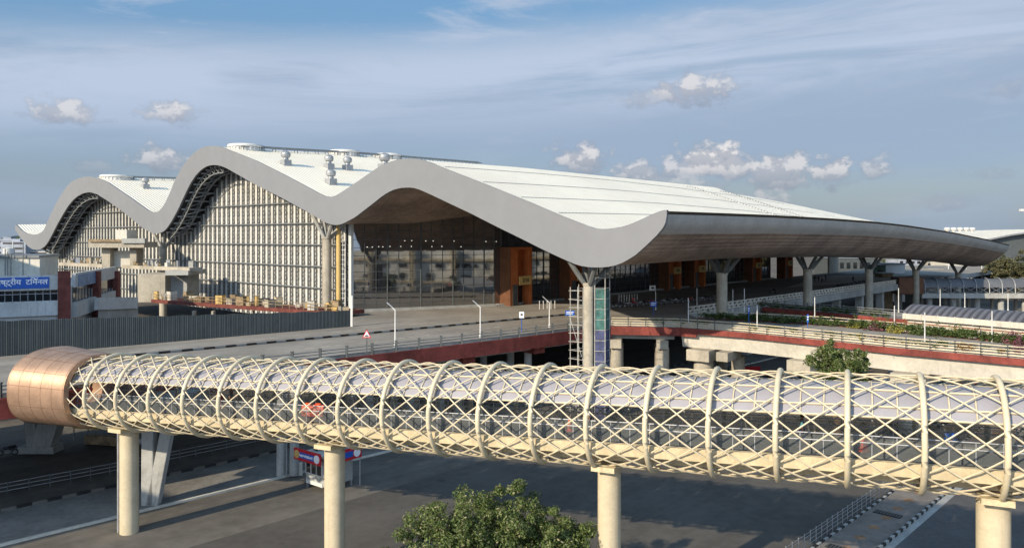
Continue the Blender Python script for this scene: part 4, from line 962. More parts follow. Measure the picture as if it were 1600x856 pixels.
leafY = leaf_mat('yellow_blossom', (.10, .12, .04), (.50, .42, .10)); leafP = leaf_mat('pink_blossom', (.08, .10, .04), (.42, .12, .22)); leafO = leaf_mat('orange_blossom', (.09, .12, .04), (.45, .17, .04))
leafF = leaf_mat('dry_leaves', (.09, .095, .045), (.16, .14, .08))
def leaf_mesh(name, centres, radii, n, size, m_, parent=None, flat=1.):
    """n leaves scattered through each clump; every leaf a bent quad facing its own way"""
    C = np.repeat(np.array(centres, float), n, 0); Rr = np.repeat(np.array(radii, float), n)
    N = len(C); d = RNG.normal(size=(N, 3)); d /= np.linalg.norm(d, axis=1)[:, None]; rad = Rr*RNG.random(N)**.45
    P = C+d*rad[:, None]*np.array([1, 1, flat])
    nrm = d*.7+RNG.normal(size=(N, 3))*.6+np.array([0, 0, .35]); nrm /= np.linalg.norm(nrm, axis=1)[:, None]
    t = np.cross(nrm, RNG.normal(size=(N, 3))); t /= np.linalg.norm(t, axis=1)[:, None]; b = np.cross(nrm, t)
    s = (size*(.6+.8*RNG.random(N)))[:, None]
    V = np.stack([P-t*s, P-b*s*.45+nrm*s*.12, P+t*s, P+b*s*.45+nrm*s*.12], 1).reshape(-1, 3)
    me = bpy.data.meshes.new(name); me.vertices.add(4*N); me.vertices.foreach_set('co', V.ravel()); me.loops.add(4*N); me.loops.foreach_set('vertex_index', np.arange(4*N))
    me.polygons.add(N); me.polygons.foreach_set('loop_start', np.arange(0, 4*N, 4)); me.polygons.foreach_set('loop_total', np.full(N, 4)); me.materials.append(m_); me.update(); me.validate()
    o = bpy.data.objects.new(name, me); COL.objects.link(o); o.parent = parent; return o
bark = mat('bark', (.12, .085, .055), .9, var=.3, scale=4, bump=.5, bscale=14)
def tree(name, p, h, rx, rz, label, cat='tree', nclump=150, nleaf=170, size=.13, m_=None, group=None, seed=1, lobes=6, lobepts=None):
    rg = random.Random(seed); t_ = empty(name, p, 0, label, cat, group); cz_ = h-rz
    lob = lobepts or [(rg.uniform(-.5, .5)*rx, rg.uniform(-.5, .5)*rx, cz_+rg.uniform(-.3, .35)*rz, rg.uniform(.45, .62)*rx) for _ in range(lobes)]
    tr = MB(); tr.tube([(0, 0, 0), (.1, .05, cz_*.35), (0, 0, cz_*.75), (.1, 0, cz_)], [.03*h+.08, .025*h+.05, .02*h+.03, .05], 10)
    for l in lob: tr.tube([(0, 0, cz_*.45), (l[0]*.5, l[1]*.5, cz_*.45+(l[2]-cz_*.45)*.55), (l[0], l[1], l[2])], [.015*h, .011*h, .02], 6)
    tr.build('trunk', bark, t_, smooth=True)
    cs, rs = [], []
    for i in range(nclump):
        l = lob[i % len(lob)]; u = Vector((rg.gauss(0, 1), rg.gauss(0, 1), rg.gauss(0, 1))).normalized(); k = rg.random()**.35*l[3]
        cs.append((l[0]+u.x*k, l[1]+u.y*k, max(cz_-rz*.9, l[2]+u.z*k*.8))); rs.append(l[3]*rg.uniform(.16, .3))
    leaf_mesh('crown', cs, rs, nleaf, size, m_ or leafA, t_, .8); return t_
pT = Vector((-1.6, 42.5, 0))
tree('leafy_tree', pT, 8.55, 5.6, 3.6, 'broad green tree rising from the bottom edge before the footbridge', nclump=520, nleaf=150, size=.085, seed=5,
     lobepts=[(-1.0, 0, 6.3, 2.2), (1.5, .3, 6.8, 1.9), (.3, .6, 5.7, 2.2), (-2.9, .2, 5.2, 2.1), (3.4, .6, 5.6, 1.7), (3.0, -.6, 4.8, 2.1), (-4.3, -.3, 3.9, 1.8), (5.1, .4, 5.1, 1.5), (4.9, -.3, 3.9, 1.8), (0, -1.6, 4.4, 2.7), (-2.2, -1.5, 3.9, 2.3), (2.4, -1.6, 3.6, 2.4)])
pt = px(1308, 560, 74); tree('leafy_tree', (pt.x, pt.y, 0), z_of(523, 74), 2.9, 3.2, 'smaller round green tree in front of the ramp girder behind the footbridge', nclump=190, nleaf=130, size=.11, seed=9, lobepts=[(.2, 0, 10.4, 2.1), (-1.3, 0, 10.0, 1.7), (1.4, .2, 9.8, 1.8), (0, -.8, 8.4, 2.4), (-1.2, .5, 7.6, 2.0), (1.3, .3, 7.5, 2.0)])
for i, (u, v, Y, r_, h_) in enumerate(((1575, 396, 270, 9, 0), (1600, 390, 285, 11, 0), (1622, 392, 262, 11, 0), (1556, 408, 300, 7, 0), (1545, 414, 320, 6, 0))):
    p = px(u, v, Y); tree('distant_tree', (p.x, p.y, 0), z_of(v, Y), r_, min(r_, 8), 'dry olive tree in the clump beyond the canopy tip at the right edge', nclump=80, nleaf=80, size=.42, m_=leafF, group='dry olive trees beyond the canopy tip', seed=20+i)
# low scrub under the ramp
def shrub(p, r_, m_, label, group, n=16, nl=26, size=.13, src=None):
    cs = [(RNG.normal()*r_*.5, RNG.normal()*r_*.35, abs(RNG.normal())*r_*.45+.1) for _ in range(n)]
    o = leaf_mesh('flowering_shrub', cs, [r_*.38]*n, nl, size, m_); o.location = p; return tag(o, label, 'shrub', group)
kinds = {}
for key, m_ in (('g', leafB), ('y', leafY), ('p', leafP), ('o', leafO)):
    kinds[key] = [shrub((0, 0, -50), 1.0, m_, 'x', None) for _ in range(3 if key == 'g' else 1)]
GL = {'g': ('green shrub spilling over the ramp planter', 'green shrubs along the ramp planters'), 'y': ('yellow flowering shrub on the near ramp planter', 'yellow flowering shrubs on the ramp'),
      'p': ('pink flowering shrub on the near ramp planter', 'pink flowering shrubs on the ramp'), 'o': ('orange flowering shrub on the near ramp planter', 'orange flowering shrubs on the ramp')}
used = set()
def put_shrub(p, key, sc):
    src = random.choice(kinds[key])
    if src.name in used: o = src.copy(); COL.objects.link(o)
    else: o = src; used.add(src.name)
    o.location = p; o.rotation_euler.z = random.uniform(0, 6.28); o.scale = (sc*1.25, sc, sc*random.uniform(.7, 1.1)); o['label'], o['group'] = GL[key]
def on_path(path, t):
    L = [(q-p).length for p, q in zip(path[:-1], path[1:])]; s = t*sum(L)
    for i, l in enumerate(L):
        if s <= l or i == len(L)-1: return path[i]+(path[i+1]-path[i])*(s/l)
        s -= l
for i in range(64):                          # far planter of the ramp, dense green
    t = .02+.8*i/64; put_shrub(on_path(Rf, t)+Vector((random.uniform(-.2, .2), -.5, .25)), 'g', random.uniform(.65, 1.05))
for i in range(90):                          # near planter, sparser, with blossom
    t = .10+.7*i/90; p = on_path(Rn, t)+Vector((random.uniform(-.3, .3), 1.0, .55)); u = 800+F*p.x/p.y
    key = 'g'
    if 1325 < u < 1350 or 1380 < u < 1440: key = 'y'
    if 1352 < u < 1375 or u > 1575: key = 'p'
    if 1490 < u < 1530 or 1550 < u < 1572: key = 'o'
    if random.random() < (.35 if u < 1300 else .8) or key != 'g': put_shrub(p, key, random.uniform(.35, .7))
for i in range(26):
    t = i/26; put_shrub(S2n[0]+(S2n[2]-S2n[0])*t+Vector((0, 1.2, .2)), 'g', random.uniform(.5, .9))
for u, v, key in ((1340, 508, 'y'), (1348, 509, 'y'), (1334, 509, 'y'), (1366, 512, 'p'), (1374, 513, 'p'), (1500, 518, 'o'), (1512, 519, 'o'), (1560, 527, 'o'), (1590, 535, 'p'), (1580, 533, 'p'), (1400, 517, 'y'), (1440, 520, 'g'), (1470, 519, 'g'), (1456, 520, 'g'), (1485, 520, 'y')):
    p = gp(u, v+4, ZD); put_shrub(p, key, .9)
for l in kinds.values():
    for o in l:
        if o.name not in used: bpy.data.objects.remove(o)
leafF2 = leafF
for i, (u, v) in enumerate(((1112, 590), (1140, 585), (1152, 592))):
    p = gp(u, v, 0); cs = [(RNG.normal()*1.2, RNG.normal()*1.2, abs(RNG.normal())*1.2+.3) for _ in range(20)]
    o = leaf_mesh('dry_bush', cs, [.5]*20, 30, .12, leafF); o.location = p; tag(o, 'dry brown bush growing at the foot of the ramp pier', 'bush', 'dry bushes under the ramp')
# horizon
s_ = MB(); rg = random.Random(2)
def farmass(name, Y, hmin, hmax, m_, label, x0=-1400, x1=1500, st=14, dep=40):
    s_ = MB(); x = x0
    while x < x1:
        w = rg.uniform(.6, 1.8)*st; h = rg.uniform(hmin, hmax); s_.ell((x, Y+rg.uniform(-dep, dep), h*.35), (w, w, h*.65), 9, 6); x += w*.8
    return s_.build(name, m_, label=label, cat='treeline', kind='stuff')
far_green = mat('far_trees', (.06, .075, .05), .9, var=.4, scale=.05)
farmass('far_treeline', 900, 9, 16, far_green, 'low line of far trees along the horizon', -800, 900, 16, 60)
farmass('far_treeline', 1900, 14, 26, far_green, 'very far tree line on the horizon', -1500, 1600, 28, 100)
far_w = mat('far_wall', (.45, .43, .40), .9, var=.2, scale=.05); far_b = mat('far_wall_blue', (.30, .33, .38), .9, var=.2, scale=.05)
fb0 = None
for i in range(26):
    u = rg.choice([rg.uniform(-10, 95), rg.uniform(-10, 40), rg.uniform(1480, 1600)]); Y = rg.uniform(480, 800); p = px(u, 390, Y); h = rg.uniform(9, 21); w = rg.uniform(10, 26)
    s_ = MB(); s_.box((p.x, p.y, h/2), (w, 14, h)); s_.box((p.x+rg.uniform(-2, 2), p.y, h+.8), (w*.3, 6, 1.6)); wl_ = s_.build('city_building', rg.choice((far_w, far_b)), label='pale flat roofed building of the far town on the horizon', cat='building', group='far town buildings on the horizon')
    s_ = MB()
    for zz in np.arange(2, h-1, 3.2):
        s_.box((p.x, p.y-7.02, zz), (w*.85, .1, 1.2))
    s_.build('windows', glass_win, wl_)

# ------------------------------------------------------------------ motorcycles
def motorcycle(paint, name='motorcycle'):
    t_ = empty(name, (0, 0, 0))
    for x in (-.62, .66):
        s_ = MB(); s_.torus((x, 0, .3), (0, 1, 0), .25, .055, 18, 6); w_ = s_.build('wheel', black, t_, smooth=True)
        s_ = MB(); s_.cyl((x, -.03, .3), (x, .03, .3), .2, n=12); s_.build('rim', steel_grey, w_)
    s_ = MB(); s_.tube([(.66, .07, .3), (.5, .07, .72), (.42, .05, .95)], .03, 6); s_.tube([(.66, -.07, .3), (.5, -.07, .72), (.42, -.05, .95)], .03, 6)
    s_.tube([(.36, .36, 1.0), (.42, .2, 1.02), (.42, -.2, 1.02), (.36, -.36, 1.0)], .022, 6); s_.box((0, 0, .38), (.42, .26, .3)); s_.bar((-.62, .1, .3), (0, .1, .35), .05); s_.tube([(.1, -.16, .3), (-.4, -.2, .26), (-.85, -.22, .36)], [.03, .05, .06], 7)
    s_.bar((-.2, -.1, .3), (-.3, -.3, 0), .03); s_.ell((.52, 0, .86), (.09, .1, .1), 8, 6); s_.build('engine_frame', steel_grey, t_, smooth=True)
    s_ = MB(); s_.ell((.14, 0, .74), (.3, .17, .16), 12, 7); s_.tube([(-.1, 0, .66), (-.5, 0, .72), (-.85, 0, .8)], [.14, .13, .06], 8); s_.tube([(.44, 0, .5), (.66, 0, .62), (.88, 0, .5)], .05, 6); s_.build('body', paint, t_, smooth=True)
    s_ = MB(); s_.tube([(-.05, 0, .82), (-.35, 0, .84), (-.72, 0, .92)], [.1, .14, .11], 8); s_.build('saddle', black, t_, smooth=True)
    return t_
pr_ = mat('red_motor_paint', (.35, .03, .02), .3, var=.05, spec=.6); pb_ = mat('black_motor_paint', (.02, .02, .025), .3, var=.05, spec=.6); ps_ = mat('silver_motor_paint', (.4, .4, .42), .35, .4, var=.05)
mk = {k: motorcycle(m_) for k, m_ in (('red', pr_), ('black', pb_), ('silver', ps_))}
first = set()
def put_bike(p, rz, key, label, group=None):
    src = mk[key]
    if key in first: o = copy_tree(src)
    else: o = src; first.add(key)
    o.location = p; o.rotation_euler.z = rz; o['label'] = label; o['category'] = 'motorcycle'
    if group: o['group'] = group
    elif 'group' in o: del o['group']
    return o
m0, m1 = gp(962, 481, ZD), gp(1120, 469, ZD); keys = ['black', 'black', 'silver', 'red', 'silver', 'black', 'red', 'black', 'silver', 'black', 'silver', 'black', 'black', 'red', 'black', 'silver', 'black', 'black']
for i, k in enumerate(keys):
    p = m0+(m1-m0)*((i+random.uniform(-.15, .15))/len(keys)); put_bike(p, ANG+R(-70+random.uniform(-14, 14)), k, '%s motorcycle in the parked row behind the blue sign' % k, '%s motorcycles parked in the row before the glazing' % k)
m0, m1 = gp(1312, 451, ZD), gp(1352, 444, ZD)
for i in range(7): put_bike(m0+(m1-m0)*(i/6), ANG+R(-70+random.uniform(-14, 14)), 'black', 'black motorcycle parked on the bright concourse between the third and fourth roof columns', 'black motorcycles on the far concourse')
put_bike(gp(12, 711, .13), R(200), 'black', 'single black motorcycle parked on the ground beside the big angled pier at the left edge')
put_bike(gp(1207, 458, ZD), R(120), 'black', 'lone dark motorcycle standing in front of the portals between two roof columns')

# ------------------------------------------------------------------ people
skin_m = mat('skin', (.22, .12, .075), .6, var=.05); hair_m = mat('hair', (.012, .01, .01), .7, var=.05)
def cloth(n, c): return mat(n, c, .85, var=.12, scale=6)
def skin_body(name, joints, edges, rad, m_, parent, sub=1):
    me = bpy.data.meshes.new(name); me.from_pydata(joints, edges, []); o = bpy.data.objects.new('tmp', me); COL.objects.link(o)
    md_ = o.modifiers.new('s', 'SKIN')
    for v, r_ in zip(me.skin_vertices[0].data, rad): v.radius = (r_[0], r_[1]) if isinstance(r_, tuple) else (r_, r_)
    me.skin_vertices[0].data[0].use_root = True
    sb = o.modifiers.new('d', 'SUBSURF'); sb.levels = sub; sb.render_levels = sub
    bpy.context.view_layer.update(); nm = bpy.data.meshes.new_from_object(o.evaluated_get(bpy.context.evaluated_depsgraph_get())); bpy.data.objects.remove(o)
    nm.materials.clear(); nm.materials.append(m_); nm.shade_smooth(); r = bpy.data.objects.new(name, nm); COL.objects.link(r); r.parent = parent; return r
def person(p, rz, shirt, trousers, label, stride=.12, arm=0., skirt=False, group=None):
    t_ = empty('person', p, rz, label, 'person', group)         # faces +x
    hip, sh = .92, 1.42; st = stride
    J = [(0, 0, hip), (0, 0, 1.15), (0, 0, 1.36), (0, 0, 1.47), (.01, 0, 1.56), (.03, 0, 1.68),
         (0, .09, hip-.04), (st, .1, .5), (st*.9, .1, .09), (st*.9+.16, .1, .03), (0, -.09, hip-.04), (-st*.6, -.1, .5), (-st*1.4, -.1, .09), (-st*1.4+.16, -.1, .03),
         (0, .19, 1.38), (-st*.5+arm*.05, .24, 1.12), (arm*.25+.06, .23, .9+arm*.2), (arm*.3+.09, .22, .8+arm*.25), (0, -.19, 1.38), (st*.5, -.24, 1.12), (.1, -.23, .9), (.12, -.22, .8)]
    E = [(0, 1), (1, 2), (2, 3), (3, 4), (4, 5), (0, 6), (6, 7), (7, 8), (8, 9), (0, 10), (10, 11), (11, 12), (12, 13), (2, 14), (14, 15), (15, 16), (16, 17), (2, 18), (18, 19), (19, 20), (20, 21)]
    Rd = [(.12, .15), (.11, .13), (.11, .16), .055, (.085, .08), (.09, .08), .085, .06, .04, .04, .085, .06, .04, .04, .055, .042, .034, .035, .055, .042, .034, .035]
    body = skin_body('body', J, E, Rd, skin_m, t_)
    k = 1.22; T = [J[0], J[1], J[2], (0, 0, 1.43), J[14], J[15], J[18], J[19]]
    skin_body('shirt', T, [(0, 1), (1, 2), (2, 3), (2, 4), (4, 5), (2, 6), (6, 7)], [(.14, .175), (.13, .155), (.13, .185), .07, .07, .055, .07, .055], shirt, body)
    if skirt:
        s_ = MB(); s_.lathe((0, 0, .22), [(.24, 0), (.2, .35), (.16, .75), (.14, .8)], 12); s_.build('skirt', trousers, body, smooth=True)
    else:
        skin_body('trousers', [(0, 0, hip+.03), J[6], J[7], (J[8][0], J[8][1], .14), J[10], J[11], (J[12][0], J[12][1], .14)], [(0, 1), (1, 2), (2, 3), (0, 4), (4, 5), (5, 6)], [(.13, .16), .1, .078, .062, .1, .078, .062], trousers, body)
    s_ = MB(); s_.ell((-.015, 0, 1.655), (.1, .095, .125), 10, 7); s_.build('hair', hair_m, body, smooth=True)
    return t_
redc = cloth('red_cloth', (.35, .03, .05)); whitec = cloth('white_cloth', (.65, .65, .63)); navy = cloth('navy_cloth', (.03, .04, .09)); darkc = cloth('dark_cloth', (.03, .03, .03)); teal = cloth('teal_cloth', (.08, .22, .25)); greyc = cloth('grey_cloth', (.2, .2, .19))
def on_bridge(u, y=-.6): s = s_at(u); q = W1+wd*s+wn*y; return Vector((q.x, q.y, zc(s)-1.0))
ba = math.atan2(wd.y, wd.x)
person(on_bridge(354), ba, redc, redc, 'person in red dress walking along the footbridge on the left', .05, skirt=True)
person(on_bridge(364, -.2), ba+.3, greyc, darkc, 'person in dark trousers walking beside the one in red on the footbridge', .12, .6)
person(on_bridge(925, -.5), ba, whitec, greyc, 'person in white shirt walking over the third footbridge column', .14)
person(on_bridge(1254, -.6), ba+3.1, teal, navy, 'person in blue-green shirt walking on the right half of the footbridge', .16, .5)
for i, (u, v) in enumerate(((1279, 441), (1284, 443), (1290, 438), (1333, 441), (1273, 440), (1268, 437))): person(gp(u, v, ZD), rg.uniform(0, 6), darkc, navy, 'dark clad person standing on the bright concourse near the third roof column', .1, group='people on the far concourse')
person(gp(989, 478, ZD), 1.0, redc, navy, 'person in red standing among the parked motorcycles', .05)
# cones, barriers, drums
s0_ = None
def cone(p, label, h=.75):
    t_ = empty('traffic_cone', p, 0, label, 'traffic cone'); s_ = MB(); s_.lathe((0, 0, .04), [(.17, 0), (.04, h)], 14); b_ = s_.build('cone', orange_plastic, t_, smooth=True)
    s_ = MB(); s_.box((0, 0, .02), (.42, .42, .05)); s_.build('base', orange_plastic, t_); s_ = MB(); s_.lathe((0, 0, h*.55), [(.105, 0), (.078, h*.2)], 14); s_.build('white_band', white_sign, b_)
cone(on_bridge(888, .2), 'orange cone with white band on the footbridge left of the third column')
p = on_bridge(1350, -.3); t_ = empty('traffic_cone', p, 0, 'squat red cone with a dark cap on the right part of the footbridge', 'traffic cone')
s_ = MB(); s_.lathe((0, 0, 0), [(.27, 0), (.27, .12), (.17, .2), (.14, .55), (.08, .68)], 14); s_.build('cone', orange_plastic, t_, smooth=True); s_ = MB(); s_.lathe((0, 0, .681), [(.09, 0), (.09, .1), (.04, .16)], 10); s_.build('cap', steel_grey, t_)
p = on_bridge(488, .1); t_ = empty('plastic_barrier', p, ba+.3, 'orange plastic water barrier standing on the footbridge floor', 'barrier')
s_ = MB(); s_.sweep([(-.75, 0, 0), (.75, 0, 0)], [(-.3, 0), (.3, 0), (.26, .2), (.09, .75), (-.09, .75), (-.26, .2)]); s_.build('shell', orange_plastic, t_, bevel=.03)
s_ = MB(); s_.box((-.35, 0, .8), (.35, .14, .12)); s_.box((.35, 0, .8), (.35, .14, .12)); s_.build('lugs', orange_plastic, t_)
for i, u in enumerate((1480, 1490)):
    p = gp(u, 690, 0); s_ = MB(); s_.lathe((p.x, p.y, 0), [(.3, 0), (.3, .3), (.32, .32), (.3, .6), (.3, .9)], 14); o = s_.build('blue_drum', blue_plastic, smooth=True, label='blue drum on the ground seen through the right end of the footbridge', cat='drum', group='blue drums under the footbridge')

# ------------------------------------------------------------------ ticket kiosk
KQ = gp(508, 771, 0); kk = empty('kiosk', KQ, R(-39), 'small grey kiosk on legs with red and blue sign boards behind the second footbridge column', 'kiosk')
s_ = MB(); s_.box((-1.35, 1.5, 1.75), (2.7, 3.0, 2.5)); s_.build('cabin', steel_grey if False else conc_grey, kk, bevel=.03)
s_ = MB(); s_.box((-1.35, 1.5, 3.1), (3.1, 3.4, .16)); s_.build('roof', conc_white, kk)
s_ = MB(); s_.box((-2.1, .9, 3.42), (.75, .6, .5)); ac = s_.build('roof_unit', galv, kk); s_ = MB(); s_.box((-2.1, .59, 3.42), (.5, .04, .34)); s_.build('grille', black_paint, ac)
s_ = MB(); s_.box((-1.0, 1.9, 3.3), (.9, 2.0, .3)); s_.build('duct', galv, kk)
wn2 = None
for k in range(3):
    s_ = MB(); s_.box((-2.25+k*.75, -.02, 2.0), (.62, .06, 1.15)); pn = s_.build('window', glass_win, kk)
    s_ = MB()
    for xx in (-.36, .36): s_.box((-2.25+k*.75+xx, -.05, 2.0), (.06, .1, 1.3))
    for zz in (1.38, 2.62): s_.box((-2.25+k*.75, -.05, zz), (.74, .1, .07))
    s_.build('frame', white_steel, pn)
s_ = MB(); s_.box((-1.45, -.04, .62), (2.3, .05, .32)); s_.build('skirt_board', white_steel, kk)
for x, y in ((-2.6, .1), (-.1, .1), (-.1, 2.9), (-2.6, 2.9)): s_ = MB(); s_.box((x, y, .25), (.14, .14, .5)); s_.build('leg', galv, kk)
def board(x0, x1, y, rot, nm):
    pass
s_ = MB(); s_.box((-1.75, -.55, 3.0), (3.7, .12, 1.0)); bb_ = s_.build('sign_board', red_sign, kk)
s_ = MB(); s_.box((-1.75, -.63, 3.0), (2.0, .04, .5)); s_.build('blue_panel', blue_sign, bb_)
for x in (-3.15, -.35): s_ = MB(); s_.lathe((0, 0, 0), [(.36, 0), (.36, .05)], 20); o = s_.build('badge', white_sign if x > -1 else yellow_sign, bb_); o.rotation_euler = (R(90), 0, 0); o.location = (x, -.61, 3.0)
text_mesh('lettering', 'POLICE BOOTH', .3, white_sign, bb_, Matrix.Translation((-1.75, -.66, 3.0)) @ Matrix.Rotation(R(90), 4, 'X'), .008, .006) if False else None
# blue panel lettering is too small to read in the photograph: rows of short white strokes
s_ = MB(); rq = random.Random(8); x = -2.68
while x < -.85: w_ = rq.uniform(.05, .12); s_.box((x, -.66, 3.0+rq.uniform(-.03, .03)), (w_, .02, rq.uniform(.14, .26))); x += w_+.05
s_.build('lettering', white_sign, bb_)
s_ = MB(); s_.box((.5, 1.75, 3.0), (.12, 3.6, 1.0)); b2_ = s_.build('sign_board', red_sign, kk)
s_ = MB(); s_.box((.58, 1.6, 3.0), (.04, 1.9, .5)); s_.build('blue_panel', blue_sign, b2_)
s_ = MB(); s_.lathe((0, 0, 0), [(.36, 0), (.36, .05)], 20); o = s_.build('badge', white_sign, b2_); o.rotation_euler = (0, R(90), 0); o.location = (.565, 3.0, 3.0)
s_ = MB(); s_.cyl((.5, 3.4, 0), (.5, 3.4, 3.0), .06, n=8); s_.build('post', galv, kk)
for k in range(2):
    p = gp(459+k*9, 741, .13); s_ = MB(); s_.box((p.x, p.y, .7), (.5, .06, 1.15), .3); s_.box((p.x, p.y, .1), (.5, .4, .06), .3); o = s_.build('notice_board', conc_white, label='low white notice panel standing behind the kiosk beside the twin piers', cat='notice', group='notice panels behind the kiosk')

# ------------------------------------------------------------------ angled piers and ground furniture at the left
def vpier(name, u, v, tops, w, label, z0=.13, zt=ZD-1.8, m_=None, foot=None):
    p = gp(u, v, z0); t_ = empty(name, p, 0, label, 'pier')
    for i, (du, w0, w1, d_) in enumerate(tops):
        s_ = MB(); x1 = du/F*p.y; x0 = du*.18/F*p.y
        s_.add([(x0-w0/2, -d_/2, 0), (x0+w0/2, -d_/2, 0), (x0+w0/2, d_/2, 0), (x0-w0/2, d_/2, 0), (x1-w1/2, 1.5-d_/2, zt-z0), (x1+w1/2, 1.5-d_/2, zt-z0), (x1+w1/2, 1.5+d_/2, zt-z0), (x1-w1/2, 1.5+d_/2, zt-z0)],
               [(3, 2, 1, 0), (4, 5, 6, 7), (0, 1, 5, 4), (1, 2, 6, 5), (2, 3, 7, 6), (3, 0, 4, 7)]); s_.build('leg', m_ or conc_grey, t_, bevel=.08)
    s_ = MB(); xs = [d[0]/F*p.y for d in tops]; s_.box(((min(xs)+max(xs))/2, 3.5, zt-z0+.45), (max(xs)-min(xs)+2.4, 6.5, .9)); s_.build('crosshead', conc_grey, t_)
    if foot: s_ = MB(); s_.box((0, .2, .35), (foot, 1.8, .7)); s_.build('footing', conc_grey, t_)
vpier('angled_pier', 236, 788, [(-16, 1.0, 1.0, .8), (20, 1.0, .95, .8)], 1, 'pale V shaped concrete pier just right of the first footbridge column')
vpier('angled_pier', 62, 706, [(-33, 1.1, 1.2, 1.2), (27, 2.0, 2.3, 1.6)], 1, 'massive angled concrete pier below the copper portal at the left', foot=3.6)
p = gp(450, 742, .13); t_ = empty('twin_pier', p, 0, 'twin grey round piers left of the kiosk', 'pier')
for x in (-.65, .55): s_ = MB(); s_.cyl((x, 0, 0), (x, .4, ZD-1.9), .42, .46, 16); s_.build('shaft', conc_grey, t_, smooth=True)
s_ = MB(); s_.cyl((-.05, -.3, 0), (-.05, -.2, ZD-2), .07, n=6); s_.build('drain_pipe', galv, t_)
gr = [gp(-60, 786, .13), gp(190, 738, .13), gp(430, 688, .13), gp(640, 645, .13)]
railing('ground_railing', gr, 'low galvanised railing beside the shaded footpath at ground level', 1.0, (.35, .68, 1.0), 1.6, galv, steel_dark, .03, .04)
# row of striped kerb stones along the shaded footpath
kg = empty('striped_kerb', gp(-60, 850, .13), 0, 'black and pale striped kerb at the back of the shaded footpath', 'kerb')
ka, kb = KA+kn*7.55, KB+kn*7.55; L = (kb-ka).length; dd = (kb-ka).normalized(); s1_ = MB(); s2_ = MB()
for k in range(int(L/1.1)):
    c = ka+dd*(k*1.1+.55); (s1_ if k % 2 else s2_).box((c.x, c.y, .18), (1.09, .22, .36), math.atan2(dd.y, dd.x))
kid(s1_.build('black_blocks', black_paint), kg); kid(s2_.build('pale_blocks', asphalt), kg)
# street stall beneath the copper portal
p = gp(160, 694, .13); t_ = empty('street_stall', p, R(-12), 'small stall with a pale roof and yellow banner beyond the first column', 'stall')
s_ = MB(); s_.box((0, 0, 2.4), (5.5, 2.2, .12)); s_.build('roof', white_steel, t_); s_ = MB(); s_.box((-1.0, -1.14, 2.2), (3.2, .06, .7)); s_.build('banner', yellow_sign, t_)
for x, y in ((-2.6, -1), (2.6, -1), (-2.6, 1), (2.6, 1)): s_ = MB(); s_.bar((x, y, 0), (x, y, 2.4), .08); s_.build('leg', galv, t_)
s_ = MB(); s_.box((0, .2, .45), (4, .9, .9)); s_.build('counter', wood_m, t_)
p = gp(173, 694, .13); t_ = empty('handcart', p+Vector((3.2, -1, 0)), .4, 'small grey handcart parked before the stall', 'handcart')
s_ = MB(); s_.box((0, 0, .55), (1.3, .8, .35)); s_.bar((.6, -.3, .6), (1.2, -.3, .95), .05); s_.bar((.6, .3, .6), (1.2, .3, .95), .05); s_.build('box', galv, t_)
for y in (-.45, .45): s_ = MB(); s_.torus((0, y, .3), (0, 1, 0), .26, .04, 14, 5); s_.build('wheel', black, t_)

# ------------------------------------------------------------------ footpath with striped kerbs at the lower right
f0, f1 = gp(1276, 857, 0), gp(1415, 757.5, 0); fdv = (f1-f0).normalized(); fnr = Vector((fdv.y, -fdv.x, 0)); FW_ = 3.15
fa, fb = f0-fdv*22, f0+fdv*62
pave2 = mat('tiled_path', (.17, .15, .13), .85, var=.2, scale=.5, bump=.15, bscale=12, grain=.15)
s_ = MB(); s_.prism([fa, fb, fb+fnr*FW_, fa+fnr*FW_], 0, .13); s_.build('tiled_footpath', pave2, kind='structure')
kr = empty('striped_kerb', f0, 0, 'pair of black and white striped kerbs along the tiled footpath at the lower right', 'kerb'); s1_ = MB(); s2_ = MB()
for o_ in (-.1, FW_+.1):
    for k in range(int(84/.62)):
        c = fa+fdv*(k*.62+.31)+fnr*o_; (s1_ if k % 2 else s2_).box((c.x, c.y, .11), (.61, .19, .22), math.atan2(fdv.y, fdv.x))
kid(s1_.build('black_blocks', black_paint), kr); kid(s2_.build('pale_blocks', conc_grey), kr)
diam = mat('terracotta_tile', (.30, .17, .09), .85, var=.3, scale=2)
s_ = MB()
for k in range(30):
    c = fa+fdv*(1.2+2.75*k)+fnr*FW_/2; a_, b_ = fdv*.62, fnr*.5; s_.quad(c-a_+Vector((0, 0, .134)), c+b_+Vector((0, 0, .134)), c+a_+Vector((0, 0, .134)), c-b_+Vector((0, 0, .134)))
s_.build('diamond_paving', diam, kind='structure')
for k in (8.3, 11.75, 15.2, 4.8):
    c = fa+fdv*(2.75*k)+fnr*FW_*.45; t_ = empty('drain_grate', (c.x, c.y, .13), math.atan2(fdv.y, fdv.x), 'dark cast drain grate set across the tiled footpath', 'grate', 'drain grates in the tiled footpath')
    s_ = MB(); s_.box((0, 0, .03), (.8, 2.0, .05)); s_.build('frame', black_paint, t_); s_ = MB()
    for q in range(9): s_.box((0, -.9+q*.225, .065), (.72, .07, .02))
    s_.build('bars', steel_dark, t_)
rl = [fa-fnr*.45, fb-fnr*.45]
railing('path_railing', rl, 'thin steel railing left of the tiled footpath at the lower right', 1.15, (.3, .6, .9, 1.12), 1.0, galv, galv, .016, .02)
sheet('block_paving', [fa+fnr*3.7, fb+fnr*3.7, fb+fnr*40, fa+fnr*40], .014, mat('block_road', (.085, .082, .08), .9, var=.2, scale=.3, bump=.3, bscale=20, grain=.3))
sheet('gutter_strip', [fa+fnr*3.35, fb+fnr*3.35, fb+fnr*3.9, fa+fnr*3.9], .02, conc_grey)

